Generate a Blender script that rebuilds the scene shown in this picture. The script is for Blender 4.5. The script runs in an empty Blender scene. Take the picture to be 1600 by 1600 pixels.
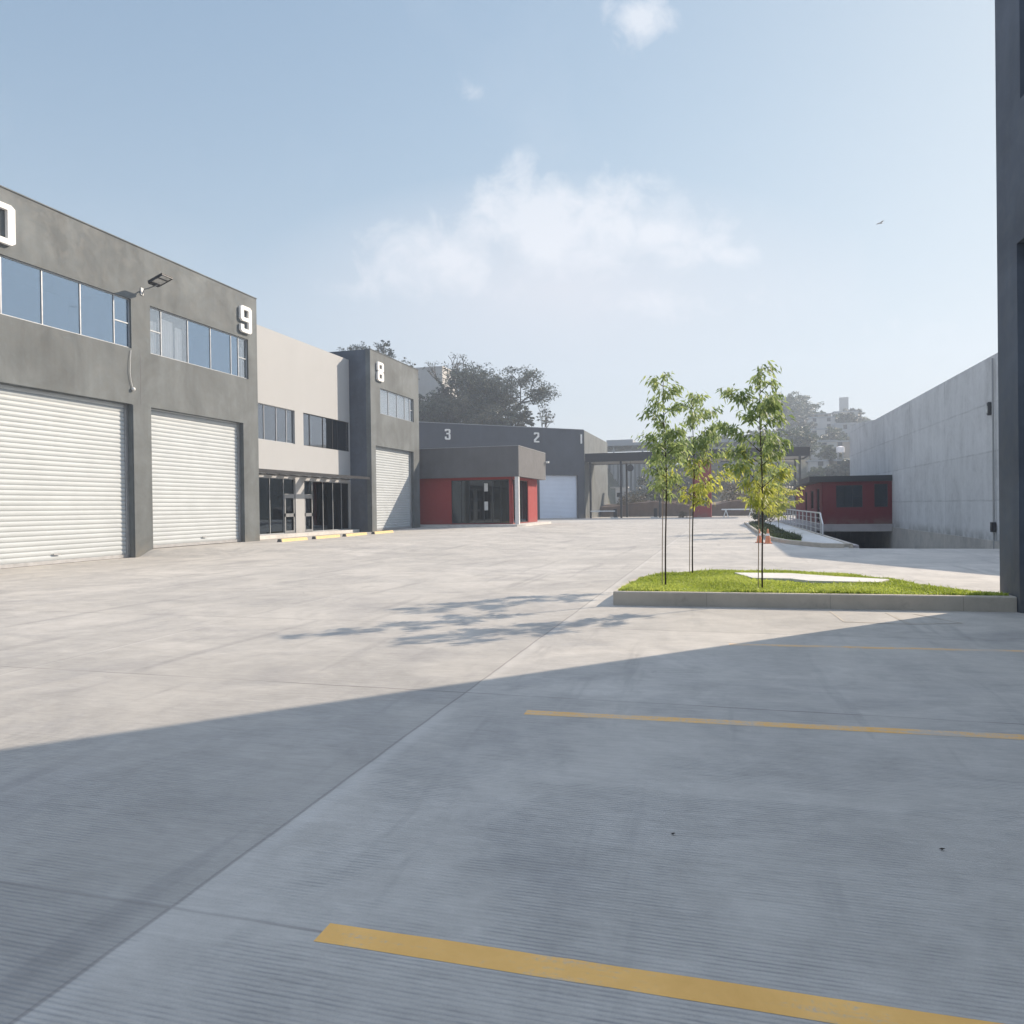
import bpy, bmesh, math, random
from mathutils import Vector, Matrix
import numpy as np

# ---------------------------------------------------------------- camera, sky, sun, exposure
S = bpy.context.scene
COL = S.collection
F = 1180.0 / 1600.0
YAW = math.atan(330 / 1180.0)
PITCH = math.atan(7.7 / 1180.0)
ROLL = -math.atan(0.0129)
fw = Vector((-math.sin(YAW) * math.cos(PITCH), math.cos(YAW) * math.cos(PITCH), -math.sin(PITCH)))
rt = Vector((math.cos(YAW), math.sin(YAW), 0))
up = rt.cross(fw)
r2 = rt * math.cos(ROLL) + up * math.sin(ROLL)
u2 = -rt * math.sin(ROLL) + up * math.cos(ROLL)
cd = bpy.data.cameras.new('camera'); cam = bpy.data.objects.new('camera', cd); COL.objects.link(cam)
M = Matrix((r2, u2, -fw)).transposed().to_4x4(); M.translation = (0, 0, 1.6)
cam.matrix_world = M
cd.sensor_width = 36; cd.lens = 36 * F; cd.clip_start = 0.05; cd.clip_end = 5000
S.camera = cam
SUN_EL, SUN_AZ = math.radians(31), math.radians(46)      # azimuth measured from +x towards +y
sund = Vector((math.cos(SUN_AZ) * math.cos(SUN_EL), math.sin(SUN_AZ) * math.cos(SUN_EL), math.sin(SUN_EL)))
ld = bpy.data.lights.new('sun', 'SUN'); ld.energy = 2.7; ld.angle = math.radians(0.53); ld.color = (1.0, 0.85, 0.68)
lo = bpy.data.objects.new('sun', ld); COL.objects.link(lo); lo.rotation_euler = sund.to_track_quat('Z', 'Y').to_euler()
S.view_settings.view_transform = 'Standard'; S.view_settings.look = 'None'
S.view_settings.exposure = 1.46; S.view_settings.gamma = 1
S.cycles.use_denoising = True
S.cycles.max_bounces = 6; S.cycles.diffuse_bounces = 3; S.cycles.transparent_max_bounces = 24
S.cycles.volume_bounces = 0
S.render.engine = 'CYCLES'

W = bpy.data.worlds.new('World'); S.world = W; W.use_nodes = True
nt = W.node_tree; N = nt.nodes; L = nt.links; N.clear()
wo = N.new('ShaderNodeOutputWorld'); bg = N.new('ShaderNodeBackground'); bg.inputs[1].default_value = 0.15
L.new(bg.outputs[0], wo.inputs[0])
sky = N.new('ShaderNodeTexSky'); sky.sky_type = 'NISHITA'; sky.sun_disc = False
sky.sun_elevation = SUN_EL; sky.sun_rotation = math.pi / 2 - SUN_AZ
sky.air_density = 1.0; sky.dust_density = 1.6; sky.ozone_density = 1.2; sky.altitude = 900
tc = N.new('ShaderNodeTexCoord')
def vmath(op, a, b=None, nodes=None, links=None):
    n = N.new('ShaderNodeVectorMath'); n.operation = op
    L.new(a, n.inputs[0])
    if b is not None: n.inputs[1].default_value = b
    return n
def wm(op, a, b=None, c=None, clamp=False):
    n = N.new('ShaderNodeMath'); n.operation = op; n.use_clamp = clamp
    for i, v in enumerate((a, b, c)):
        if v is None: continue
        if isinstance(v, (int, float)): n.inputs[i].default_value = v
        else: L.new(v, n.inputs[i])
    return n.outputs[0]
d = tc.outputs['Generated']
f0 = Vector((-math.sin(YAW), math.cos(YAW), 0)); r0 = Vector((math.cos(YAW), math.sin(YAW), 0))
dfw = vmath('DOT_PRODUCT', d, f0).outputs['Value']; drt = vmath('DOT_PRODUCT', d, r0).outputs['Value']
dup_ = vmath('DOT_PRODUCT', d, (0, 0, 1)).outputs['Value']
safe = wm('MAXIMUM', dfw, 0.05)
cu = wm('DIVIDE', drt, safe); cv = wm('DIVIDE', dup_, safe)
cmb = N.new('ShaderNodeCombineXYZ'); L.new(cu, cmb.inputs[0]); L.new(cv, cmb.inputs[1])
def noise(scale, detail, rough, vec, dist=0.0):
    n = N.new('ShaderNodeTexNoise'); n.inputs['Scale'].default_value = scale; n.inputs['Detail'].default_value = detail
    n.inputs['Roughness'].default_value = rough; n.inputs['Distortion'].default_value = dist
    L.new(vec, n.inputs['Vector']); return n.outputs[0]
n1 = noise(17.0, 12, 0.63, cmb.outputs[0], 0.35)
n2 = noise(2.6, 5, 0.55, cmb.outputs[0], 0.3)
def blob(px, py, rx, ry, w):
    a = wm('MULTIPLY', wm('SUBTRACT', cu, (px - 800) / 1180), 1180 / rx)
    b = wm('MULTIPLY', wm('SUBTRACT', cv, (792 - py) / 1180), 1180 / ry)
    e = wm('ADD', wm('MULTIPLY', a, a), wm('MULTIPLY', b, b))
    return wm('MULTIPLY', wm('SUBTRACT', 1.0, wm('SQRT', e), clamp=True), w)
tot = None
for args in [(690, 410, 230, 95, 1.15), (880, 350, 260, 125, 1.5), (825, 290, 70, 80, 0.9), (1040, 370, 190, 95, 1.15), (590, 440, 140, 55, 0.7),
             (1145, 402, 80, 34, 0.8), (1005, 35, 75, 70, 1.35), (745, 145, 45, 45, 0.45), (1080, 478, 300, 50, 0.6),
             (1400, 520, 260, 40, 0.35), (735, 270, 40, 26, 0.4)]:
    b = blob(*args); tot = b if tot is None else wm('MAXIMUM', tot, b)
dens = wm('MULTIPLY', wm('SUBTRACT', wm('ADD', tot, wm('MULTIPLY', wm('SUBTRACT', n1, 0.5), 2.7)), 0.34), 1.25, clamp=True)
dens = wm('MULTIPLY', dens, wm('MULTIPLY', tot, 2.6, clamp=True))
dens = wm('MULTIPLY', dens, 0.66)
wisps = wm('MULTIPLY', wm('SUBTRACT', n2, 0.52, clamp=True), 0.5)
dens = wm('MAXIMUM', dens, wisps)
# milky haze veil of the whole sky, thicker near the horizon
veil = wm('ADD', 0.04, wm('MULTIPLY', 0.84, wm('POWER', wm('SUBTRACT', 1.0, wm('ABSOLUTE', dup_), clamp=True), 4.5)))
mixv = N.new('ShaderNodeMix'); mixv.data_type = 'RGBA'; L.new(veil, mixv.inputs['Factor'])
k1 = N.new('ShaderNodeVectorMath'); k1.operation = 'MULTIPLY_ADD'; L.new(sky.outputs[0], k1.inputs[0]); k1.inputs[1].default_value = (0.40, 0.35, 0.33); k1.inputs[2].default_value = (1.26, 1.14, 1.12)
k2 = N.new('ShaderNodeVectorMath'); k2.operation = 'DIVIDE'; L.new(sky.outputs[0], k2.inputs[0]); L.new(k1.outputs[0], k2.inputs[1])
L.new(k2.outputs[0], mixv.inputs['A']); mixv.inputs['B'].default_value = (1.97, 2.0, 2.11, 1)
# added brightness in the unseen sky overhead to fill shade, lilac murk under the big cloud
hi = wm('MULTIPLY', wm('SUBTRACT', dup_, 0.60, clamp=True), 4.0, clamp=True)
n3 = noise(3.0, 5, 0.6, d, 0.6)
hi = wm('MULTIPLY', hi, wm('ADD', 0.45, wm('MULTIPLY', n3, 0.8)), clamp=True)
mixh = N.new('ShaderNodeMix'); mixh.data_type = 'RGBA'; L.new(hi, mixh.inputs['Factor']); L.new(mixv.outputs['Result'], mixh.inputs['A']); mixh.inputs['B'].default_value = (2.75, 3.25, 4.2, 1)
mk = wm('MULTIPLY', blob(880, 455, 520, 190, 1.0), 0.85, clamp=True)
mixm = N.new('ShaderNodeMix'); mixm.data_type = 'RGBA'; L.new(mk, mixm.inputs['Factor']); L.new(mixh.outputs['Result'], mixm.inputs['A']); mixm.inputs['B'].default_value = (1.92, 1.98, 2.16, 1)
mixc = N.new('ShaderNodeMix'); mixc.data_type = 'RGBA'; L.new(dens, mixc.inputs['Factor'])
L.new(mixm.outputs['Result'], mixc.inputs['A']); mixc.inputs['B'].default_value = (2.28, 2.32, 2.45, 1)
L.new(mixc.outputs['Result'], bg.inputs[0])

# ---------------------------------------------------------------- materials
MATS = {}
class NB:
    def __init__(s, name):
        s.m = bpy.data.materials.new(name); s.m.use_nodes = True; s.t = s.m.node_tree
        s.n = s.t.nodes; s.l = s.t.links; s.b = s.n['Principled BSDF']; s.out = s.n['Material Output']
        s.co = s.n.new('ShaderNodeTexCoord').outputs['Object']
        MATS[name] = s.m
    def set(s, sock, v):
        if isinstance(v, (int, float, tuple)): sock.default_value = v
        else: s.l.new(v, sock)
    def math(s, op, a, b=None, c=None, clamp=False):
        n = s.n.new('ShaderNodeMath'); n.operation = op; n.use_clamp = clamp
        for i, v in enumerate((a, b, c)):
            if v is not None: s.set(n.inputs[i], v)
        return n.outputs[0]
    def noise(s, scale, detail=4, rough=0.5, vec=None, dist=0, stretch=None):
        v = s.co if vec is None else vec
        if stretch:
            mp = s.n.new('ShaderNodeMapping'); mp.inputs['Scale'].default_value = stretch; s.l.new(v, mp.inputs[0]); v = mp.outputs[0]
        n = s.n.new('ShaderNodeTexNoise'); n.inputs['Scale'].default_value = scale; n.inputs['Detail'].default_value = detail
        n.inputs['Roughness'].default_value = rough; n.inputs['Distortion'].default_value = dist
        s.l.new(v, n.inputs['Vector']); return n.outputs[0]
    def ramp(s, fac, stops):
        r = s.n.new('ShaderNodeValToRGB'); s.l.new(fac, r.inputs[0]); e = r.color_ramp.elements
        while len(e) < len(stops): e.new(0.5)
        for k, (p, c) in enumerate(stops):
            e[k].position = p; e[k].color = (*c, 1) if len(c) == 3 else c
        return r.outputs[0]
    def rng(s, v, a, b, c, d):
        n = s.n.new('ShaderNodeMapRange'); n.interpolation_type = 'SMOOTHSTEP'
        for i, q in enumerate((v, a, b, c, d)): s.set(n.inputs[i], q)
        return n.outputs[0]
    def mix(s, f, a, b, mode='MIX'):
        n = s.n.new('ShaderNodeMix'); n.data_type = 'RGBA'; n.blend_type = mode
        s.set(n.inputs['Factor'], f); s.set(n.inputs['A'], a if not isinstance(a, tuple) else (*a[:3], 1)); s.set(n.inputs['B'], b if not isinstance(b, tuple) else (*b[:3], 1))
        return n.outputs['Result']
    def bump(s, h, strength=0.3, dist=0.01):
        n = s.n.new('ShaderNodeBump'); n.inputs['Strength'].default_value = strength; n.inputs['Distance'].default_value = dist
        s.l.new(h, n.inputs['Height']); s.l.new(n.outputs[0], s.b.inputs['Normal'])
    def fin(s, col, rough=0.8, metal=0.0, spec=0.4):
        s.set(s.b.inputs['Base Color'], (*col[:3], 1) if isinstance(col, tuple) else col)
        s.set(s.b.inputs['Roughness'], rough); s.b.inputs['Metallic'].default_value = metal
        s.b.inputs['Specular IOR Level'].default_value = spec
        return s.m
def scl(c, k): return tuple(x * k for x in c)

def stucco(name, c, var=0.16, big=0.5, bs=0.25):
    n = NB(name)
    a = n.noise(big, 6, 0.62, dist=0.6); b = n.noise(3.2, 6, 0.6, dist=0.8); g = n.noise(60, 3, 0.6); st = n.noise(1.0, 4, 0.6, stretch=(1.6, 1.6, 0.16))
    v = n.math('ADD', n.math('MULTIPLY', a, 0.5), n.math('ADD', n.math('MULTIPLY', b, 0.25), n.math('MULTIPLY', st, 0.25)))
    col = n.ramp(v, [(0.32, scl(c, 1 - var)), (0.5, c), (0.66, scl(c, 1 + var))])
    col = n.mix(n.rng(g, 0.3, 0.7, 0, 0.12), col, scl(c, 0.6))
    sx = n.n.new('ShaderNodeSeparateXYZ'); n.l.new(n.co, sx.inputs[0])
    drt_ = n.math('MULTIPLY', n.rng(sx.outputs[2], 0.1, 0.9, 1, 0), n.rng(n.noise(2.2, 5, 0.6), 0.35, 0.65, 0.1, 0.5))
    col = n.mix(drt_, col, (0.2, 0.18, 0.15))
    n.bump(n.math('ADD', g, n.math('MULTIPLY', b, 2)), bs, 0.006)
    return n.fin(col, n.rng(b, 0.3, 0.7, 0.62, 0.85), 0, 0.35)
stucco('grey_stucco', (0.125, 0.138, 0.143), 0.48)
stucco('white_stucco', (0.395, 0.40, 0.405), 0.04, 0.3, 0.12)
stucco('shaded_grey_stucco', (0.070, 0.078, 0.095), 0.22)  # grey stucco darkened and blued, shade put into the colour
stucco('shaded_blue_stucco', (0.085, 0.099, 0.125), 0.45)  # darker bluish copy of the grey stucco, with shade in its colour
stucco('box_stucco', (0.13, 0.13, 0.136), 0.2)
stucco('red_paint', (0.31, 0.042, 0.042), 0.07, 0.4, 0.1)
stucco('dark_red_paint', (0.145, 0.016, 0.021), 0.08, 0.4, 0.1)
stucco('tower_red_paint', (0.27, 0.032, 0.035), 0.08, 0.4, 0.1)
stucco('bright_numeral', (0.8, 0.79, 0.77), 0.02)
stucco('pale_house', (0.5, 0.48, 0.46), 0.1)
stucco('tan_house', (0.36, 0.3, 0.25), 0.1)
stucco('earth_wall', (0.16, 0.11, 0.085), 0.35)

def plain(name, c, rough=0.5, metal=0.0, spec=0.5, var=0.06, sc=6):
    n = NB(name); a = n.noise(sc, 5, 0.6)
    col = n.ramp(a, [(0.3, scl(c, 1 - var)), (0.7, scl(c, 1 + var))])
    return n.fin(col, n.rng(a, 0.3, 0.7, max(0.02, rough - 0.06), min(1, rough + 0.08)), metal, spec)
plain('roller_slat', (0.46, 0.49, 0.505), 0.42, 0.0, 0.4, 0.04, 1.4)
plain('sky_tint_roller_slat', (0.66, 0.71, 0.80), 0.35, 0.0, 0.5, 0.05, 0.5)  # sky reflection put into the slat colour as a blue tint
plain('steel_grey', (0.30, 0.31, 0.32), 0.4, 0.6)
plain('galvanised', (0.55, 0.55, 0.56), 0.35, 0.7)
plain('aluminium_frame', (0.42, 0.44, 0.46), 0.4, 0.3)
plain('white_frame', (0.62, 0.62, 0.62), 0.45)
plain('dark_metal', (0.035, 0.037, 0.042), 0.45, 0.2)
plain('canopy_steel', (0.010, 0.011, 0.018), 0.55, 0.1)
plain('black_rubber', (0.012, 0.012, 0.013), 0.7)
plain('curtain', (0.6, 0.6, 0.6), 0.9)
plain('interior', (0.05, 0.052, 0.056), 0.9)
plain('lens_glass', (0.5, 0.5, 0.48), 0.25)
plain('cable_plastic', (0.68, 0.68, 0.66), 0.5)
plain('cone_orange', (0.72, 0.27, 0.14), 0.6)
plain('cone_white', (0.8, 0.8, 0.78), 0.5)
plain('wood_stake', (0.34, 0.25, 0.18), 0.85, var=0.3)
plain('roof_sheet', (0.33, 0.34, 0.36), 0.6, 0.1)
plain('wheel_yellow', (0.60, 0.45, 0.21), 0.65, var=0.16, sc=9)
plain('wheel_rubber', (0.12, 0.12, 0.12), 0.8)
plain('tank_white', (0.9, 0.82, 0.8), 0.5)
plain('dry_leaf', (0.035, 0.028, 0.022), 0.9)

def glass(name, tint, refl, gcol=(0.72, 0.86, 1.0)):
    n = NB(name); n.n.remove(n.b)
    tr = n.n.new('ShaderNodeBsdfTransparent'); tr.inputs[0].default_value = (*tint, 1)
    gl = n.n.new('ShaderNodeBsdfGlossy'); gl.inputs['Color'].default_value = (*gcol, 1); gl.inputs['Roughness'].default_value = 0.02
    lw = n.n.new('ShaderNodeLayerWeight'); lw.inputs[0].default_value = 0.35
    f = n.math('ADD', refl, n.math('MULTIPLY', lw.outputs['Fresnel'], 0.4), clamp=True)
    b = n.n.new('ShaderNodeBump'); b.inputs['Strength'].default_value = 0.015; b.inputs['Distance'].default_value = 0.05
    n.l.new(n.noise(0.9, 2), b.inputs['Height']); n.l.new(b.outputs[0], gl.inputs['Normal'])
    mx = n.n.new('ShaderNodeMixShader'); n.l.new(f, mx.inputs[0]); n.l.new(tr.outputs[0], mx.inputs[1]); n.l.new(gl.outputs[0], mx.inputs[2])
    n.l.new(mx.outputs[0], n.out.inputs[0])
glass('blue_glass', (0.66, 0.72, 0.78), 0.34, (0.68, 0.80, 0.92))
glass('grey_glass', (0.6, 0.62, 0.65), 0.22, (0.78, 0.81, 0.85))
glass('clear_glass', (0.93, 0.94, 0.95), 0.16, (0.92, 0.94, 0.96))
glass('dark_glass', (0.20, 0.22, 0.25), 0.05)

# concrete yard: slabs, joints, broom finish
def concrete_yard():
    n = NB('yard_concrete')
    sx = n.n.new('ShaderNodeSeparateXYZ'); n.l.new(n.co, sx.inputs[0]); x, y = sx.outputs[0], sx.outputs[1]
    wob = n.math('MULTIPLY', n.math('SUBTRACT', n.noise(1.3, 3), 0.5), 0.035)
    PX, PY, OX, OY = 4.78, 3.62, -2.17, 2.55
    dx_ = n.math('ADD', n.math('SUBTRACT', x, OX), wob)
    fx = n.math('ADD', n.math('ADD', n.math('DIVIDE', n.math('MINIMUM', dx_, 0.0), PX), n.math('DIVIDE', n.math('MAXIMUM', dx_, 0.0), 9.4)), 40)
    fy = n.math('ADD', n.math('DIVIDE', n.math('ADD', n.math('SUBTRACT', y, OY), wob), PY), 40)
    ix, iy = n.math('FLOOR', fx), n.math('FLOOR', fy)
    def edge(f, P):
        a = n.math('FRACT', f); return n.math('MULTIPLY', n.math('MINIMUM', a, n.math('SUBTRACT', 1, a)), P)
    ex, ey = edge(fx, PX), edge(fy, PY)
    cb = n.n.new('ShaderNodeCombineXYZ'); n.l.new(ix, cb.inputs[0]); n.l.new(iy, cb.inputs[1])
    wn = n.n.new('ShaderNodeTexWhiteNoise'); wn.noise_dimensions = '2D'; n.l.new(cb.outputs[0], wn.inputs['Vector']); slab = wn.outputs['Value']
    strip = n.n.new('ShaderNodeTexWhiteNoise'); strip.noise_dimensions = '1D'; n.l.new(ix, strip.inputs['W'])
    # wandering offset so that every slab has its own cloudiness
    va = n.n.new('ShaderNodeVectorMath'); va.operation = 'MULTIPLY_ADD'; n.l.new(cb.outputs[0], va.inputs[0]); va.inputs[1].default_value = (7.3, 3.1, 0); n.l.new(n.co, va.inputs[2])
    big = n.noise(0.16, 5, 0.6, dist=1.0); mid = n.noise(0.75, 7, 0.62, va.outputs[0], 0.9, (0.7, 1.2, 1)); fine = n.noise(9, 7, 0.7); grit = n.noise(120, 3, 0.7)
    streak = n.noise(1.0, 6, 0.65, va.outputs[0], 0.4, (0.35, 5.0, 1))
    v = n.math('ADD', n.math('MULTIPLY', big, 0.30), n.math('ADD', n.math('MULTIPLY', mid, 0.38), n.math('ADD', n.math('MULTIPLY', streak, 0.2), n.math('MULTIPLY', fine, 0.12))))
    col = n.ramp(v, [(0.30, (0.385, 0.360, 0.324)), (0.5, (0.475, 0.446, 0.404)), (0.68, (0.53, 0.50, 0.456))])
    tone = n.math('ADD', 0.90, n.math('ADD', n.math('MULTIPLY', slab, 0.09), n.math('MULTIPLY', strip.outputs['Value'], 0.10)))
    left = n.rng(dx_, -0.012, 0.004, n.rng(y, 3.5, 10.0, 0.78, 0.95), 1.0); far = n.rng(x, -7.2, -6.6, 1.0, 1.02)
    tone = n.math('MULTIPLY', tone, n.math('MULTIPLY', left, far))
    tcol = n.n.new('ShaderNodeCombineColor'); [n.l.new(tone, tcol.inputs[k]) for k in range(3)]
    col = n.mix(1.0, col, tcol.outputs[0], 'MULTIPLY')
    # dark drying stains and tyre tracks
    stain = n.rng(n.noise(0.33, 6, 0.62, dist=1.6), 0.50, 0.66, 0, 0.50)
    col = n.mix(stain, col, (0.31, 0.295, 0.28))
    tyre = n.rng(n.noise(1.0, 4, 0.6, dist=0.3, stretch=(2.6, 0.22, 1)), 0.56, 0.70, 0, 0.34)
    col = n.mix(tyre, col, (0.22, 0.21, 0.20))
    spots = n.rng(n.noise(5.5, 5, 0.75, dist=0.5), 0.68, 0.76, 0, 0.45); col = n.mix(spots, col, (0.17, 0.165, 0.16))
    col = n.mix(n.rng(grit, 0.45, 0.75, 0, 0.25), col, (0.2, 0.195, 0.19))
    pit = n.rng(n.noise(22, 5, 0.8), 0.66, 0.74, 0, 0.5); col = n.mix(pit, col, (0.17, 0.16, 0.155))
    # broom grooves run across the lanes
    wv = n.n.new('ShaderNodeTexWave'); wv.wave_type = 'BANDS'; wv.bands_direction = 'Y'; wv.inputs['Scale'].default_value = 13.0
    wv.inputs['Distortion'].default_value = 1.1; wv.inputs['Detail'].default_value = 3; wv.inputs['Detail Scale'].default_value = 0.5
    n.l.new(n.co, wv.inputs['Vector'])
    gm = n.rng(n.noise(0.55, 5, 0.65, dist=0.8), 0.38, 0.56, 0.12, 1.0)
    groove = n.math('MULTIPLY', n.math('SUBTRACT', 1, wv.outputs['Fac']), gm)
    brk = n.rng(n.noise(1.0, 5, 0.75, stretch=(5, 30, 1)), 0.38, 0.6, 0.35, 1.0)
    col = n.mix(n.math('MULTIPLY', n.math('MULTIPLY', n.math('POWER', groove, 1.5), 0.62), brk), col, (0.20, 0.20, 0.205))
    bro = n.noise(1.0, 6, 0.75, stretch=(3.2, 34, 1)); blo = n.noise(2.6, 7, 0.72, dist=0.5)
    bt = n.math('ADD', 0.50, n.math('ADD', n.math('MULTIPLY', bro, 0.50), n.math('MULTIPLY', blo, 0.50)))
    bc = n.n.new('ShaderNodeCombineColor'); [n.l.new(bt, bc.inputs[k]) for k in range(3)]
    col = n.mix(1.0, col, bc.outputs[0], 'MULTIPLY')
    vor = n.n.new('ShaderNodeTexVoronoi'); vor.feature = 'DISTANCE_TO_EDGE'; vor.inputs['Scale'].default_value = 0.22
    wv2 = n.n.new('ShaderNodeVectorMath'); wv2.operation = 'MULTIPLY_ADD'; ncv = n.n.new('ShaderNodeTexNoise'); ncv.inputs['Scale'].default_value = 1.1; ncv.inputs['Detail'].default_value = 6; n.l.new(n.co, ncv.inputs['Vector'])
    n.l.new(ncv.outputs['Color'], wv2.inputs[0]); wv2.inputs[1].default_value = (0.9, 0.9, 0); n.l.new(n.co, wv2.inputs[2]); n.l.new(wv2.outputs[0], vor.inputs['Vector'])
    crack = n.math('MULTIPLY', n.rng(vor.outputs['Distance'], 0.0005, 0.0022, 0.6, 0), n.rng(n.noise(0.25, 3), 0.54, 0.62, 0, 1))
    col = n.mix(crack, col, (0.16, 0.15, 0.14))
    # joints: saw cut across, formed edge along the lanes
    jx = n.rng(ex, 0.003, 0.010, 1, 0); jy = n.rng(ey, 0.004, 0.013, 1, 0)
    hal = n.math('MULTIPLY', n.rng(n.math('ABSOLUTE', n.math('SUBTRACT', n.math('MULTIPLY', n.math('FRACT', fx), PX), 0.03)), 0.0, 0.05, 0.28, 0), n.rng(n.noise(0.8, 4), 0.35, 0.6, 0.2, 1))
    col = n.mix(hal, col, (0.60, 0.575, 0.54))
    jm = n.math('MAXIMUM', n.math('MULTIPLY', jx, 0.5), n.math('MULTIPLY', jy, n.rng(n.noise(0.5, 3), 0.4, 0.6, 0.3, 0.8)))
    col = n.mix(jm, col, (0.15, 0.135, 0.13))
    n.bump(n.math('SUBTRACT', n.math('ADD', n.math('MULTIPLY', fine, 0.5), n.math('MULTIPLY', grit, 0.35)), n.math('ADD', n.math('MULTIPLY', groove, 0.9), jm)), 0.45, 0.008)
    n.fin(col, n.rng(mid, 0.3, 0.7, 0.7, 0.9), 0, 0.3)
concrete_yard()
def rough_concrete(name, c, panel=False, joint=0):
    n = NB(name)
    a = n.noise(0.5, 6, 0.62, dist=0.8); b = n.noise(4, 6, 0.65); g = n.noise(70, 3, 0.7); st = n.noise(1.2, 5, 0.65, stretch=(1.2, 1.2, 0.14))
    v = n.math('ADD', n.math('MULTIPLY', a, 0.45), n.math('ADD', n.math('MULTIPLY', b, 0.25), n.math('MULTIPLY', st, 0.3)))
    col = n.ramp(v, [(0.33, scl(c, 0.74)), (0.5, c), (0.66, scl(c, 1.16))])
    h = n.math('ADD', g, n.math('MULTIPLY', b, 2))
    if joint:
        sx = n.n.new('ShaderNodeSeparateXYZ'); n.l.new(n.co, sx.inputs[0]); q = n.math('FRACT', n.math('DIVIDE', n.math('ADD', n.math('ADD', sx.outputs[0], 50.3), n.math('MULTIPLY', sx.outputs[1], 0.6)), joint))
        jl = n.rng(n.math('MULTIPLY', n.math('MINIMUM', q, n.math('SUBTRACT', 1, q)), joint), 0.003, 0.009, 0.4, 0); col = n.mix(jl, col, scl(c, 0.35)); h = n.math('SUBTRACT', h, jl)
        chip = n.math('MULTIPLY', n.rng(n.noise(3.0, 6, 0.7), 0.55, 0.7, 0, 0.5), 1.0); col = n.mix(chip, col, scl(c, 0.6))
    if panel:      # cast lifts and pour joints of the retaining wall
        sx = n.n.new('ShaderNodeSeparateXYZ'); n.l.new(n.co, sx.inputs[0]); y, z = sx.outputs[1], sx.outputs[2]
        w = n.math('MULTIPLY', n.math('SUBTRACT', n.noise(1.1, 4, 0.6), 0.5), 0.10)
        fz = n.math('DIVIDE', n.math('ADD', n.math('ADD', z, w), 10 - 1.62), 1.98); fy = n.math('DIVIDE', n.math('ADD', n.math('SUBTRACT', y, 34.2 - 72), w), 7.2)
        def edge(f, P):
            q = n.math('FRACT', f); return n.math('MULTIPLY', n.math('MINIMUM', q, n.math('SUBTRACT', 1, q)), P)
        fz2 = n.math('DIVIDE', n.math('ADD', n.math('ADD', z, w), 10 * 1.98 - 1.62), 1.98)
        e = n.math('MINIMUM', edge(fz2, 1.98), edge(fy, 7.2))
        cb = n.n.new('ShaderNodeCombineXYZ'); n.l.new(n.math('FLOOR', fz2), cb.inputs[0]); n.l.new(n.math('FLOOR', fy), cb.inputs[1])
        wn = n.n.new('ShaderNodeTexWhiteNoise'); wn.noise_dimensions = '2D'; n.l.new(cb.outputs[0], wn.inputs['Vector'])
        t = n.math('ADD', 0.93, n.math('MULTIPLY', wn.outputs['Value'], 0.14))
        tcol = n.n.new('ShaderNodeCombineColor'); [n.l.new(t, tcol.inputs[k]) for k in range(3)]
        col = n.mix(1.0, col, tcol.outputs[0], 'MULTIPLY')
        jm = n.math('MULTIPLY', n.rng(e, 0.01, 0.06, 1, 0), n.rng(n.noise(0.9, 3), 0.35, 0.6, 0.15, 0.42))
        col = n.mix(jm, col, scl(c, 0.5))
        low = n.math('MULTIPLY', n.rng(z, 0.0, 0.55, 1, 0), n.rng(n.noise(1.2, 5, 0.6), 0.4, 0.6, 0.1, 0.55)); col = n.mix(low, col, (0.17, 0.16, 0.14))
        h = n.math('SUBTRACT', h, jm)
    n.bump(h, 0.3, 0.008)
    n.fin(col, 0.85, 0, 0.3)
rough_concrete('retaining_concrete', (0.56, 0.56, 0.56), True)
rough_concrete('kerb_concrete', (0.46, 0.41, 0.345), joint=1.85)
rough_concrete('walk_concrete', (0.58, 0.56, 0.53))
rough_concrete('slab_concrete', (0.36, 0.33, 0.33))
# faded traffic paint
def paint(name, wear):
    n = NB(name)
    a = n.noise(2.2, 7, 0.7, dist=0.6); g = n.noise(45, 4, 0.7); bs = n.noise(1.0, 4, 0.6, stretch=(1.2, 40, 1))
    col = n.ramp(a, [(0.3, (0.74, 0.41, 0.115)), (0.7, (0.90, 0.53, 0.17))])
    w = n.rng(n.math('ADD', n.math('MULTIPLY', a, 0.4), n.math('ADD', n.math('MULTIPLY', g, 0.30), n.math('MULTIPLY', bs, 0.30))), wear, wear + 0.16, 0, 0.92)
    col = n.mix(w, col, (0.46, 0.43, 0.39))
    n.bump(n.math('ADD', g, bs), 0.3, 0.004); n.fin(col, 0.75, 0, 0.3)
paint('yellow_paint', 0.51); paint('worn_yellow_paint', 0.42); paint('faded_yellow_paint', 0.395)
def grass_mat(name, a, b, c):
    n = NB(name); v = n.noise(1.6, 6, 0.7); w = n.noise(35, 3, 0.6)
    col = n.ramp(n.math('ADD', n.math('MULTIPLY', v, 0.6), n.math('MULTIPLY', w, 0.4)), [(0.32, a), (0.5, b), (0.68, c)])
    n.b.inputs['Subsurface Weight'].default_value = 0
    n.fin(col, 0.7, 0, 0.2)
grass_mat('turf', (0.14, 0.17, 0.03), (0.22, 0.27, 0.04), (0.32, 0.36, 0.07))
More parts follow.
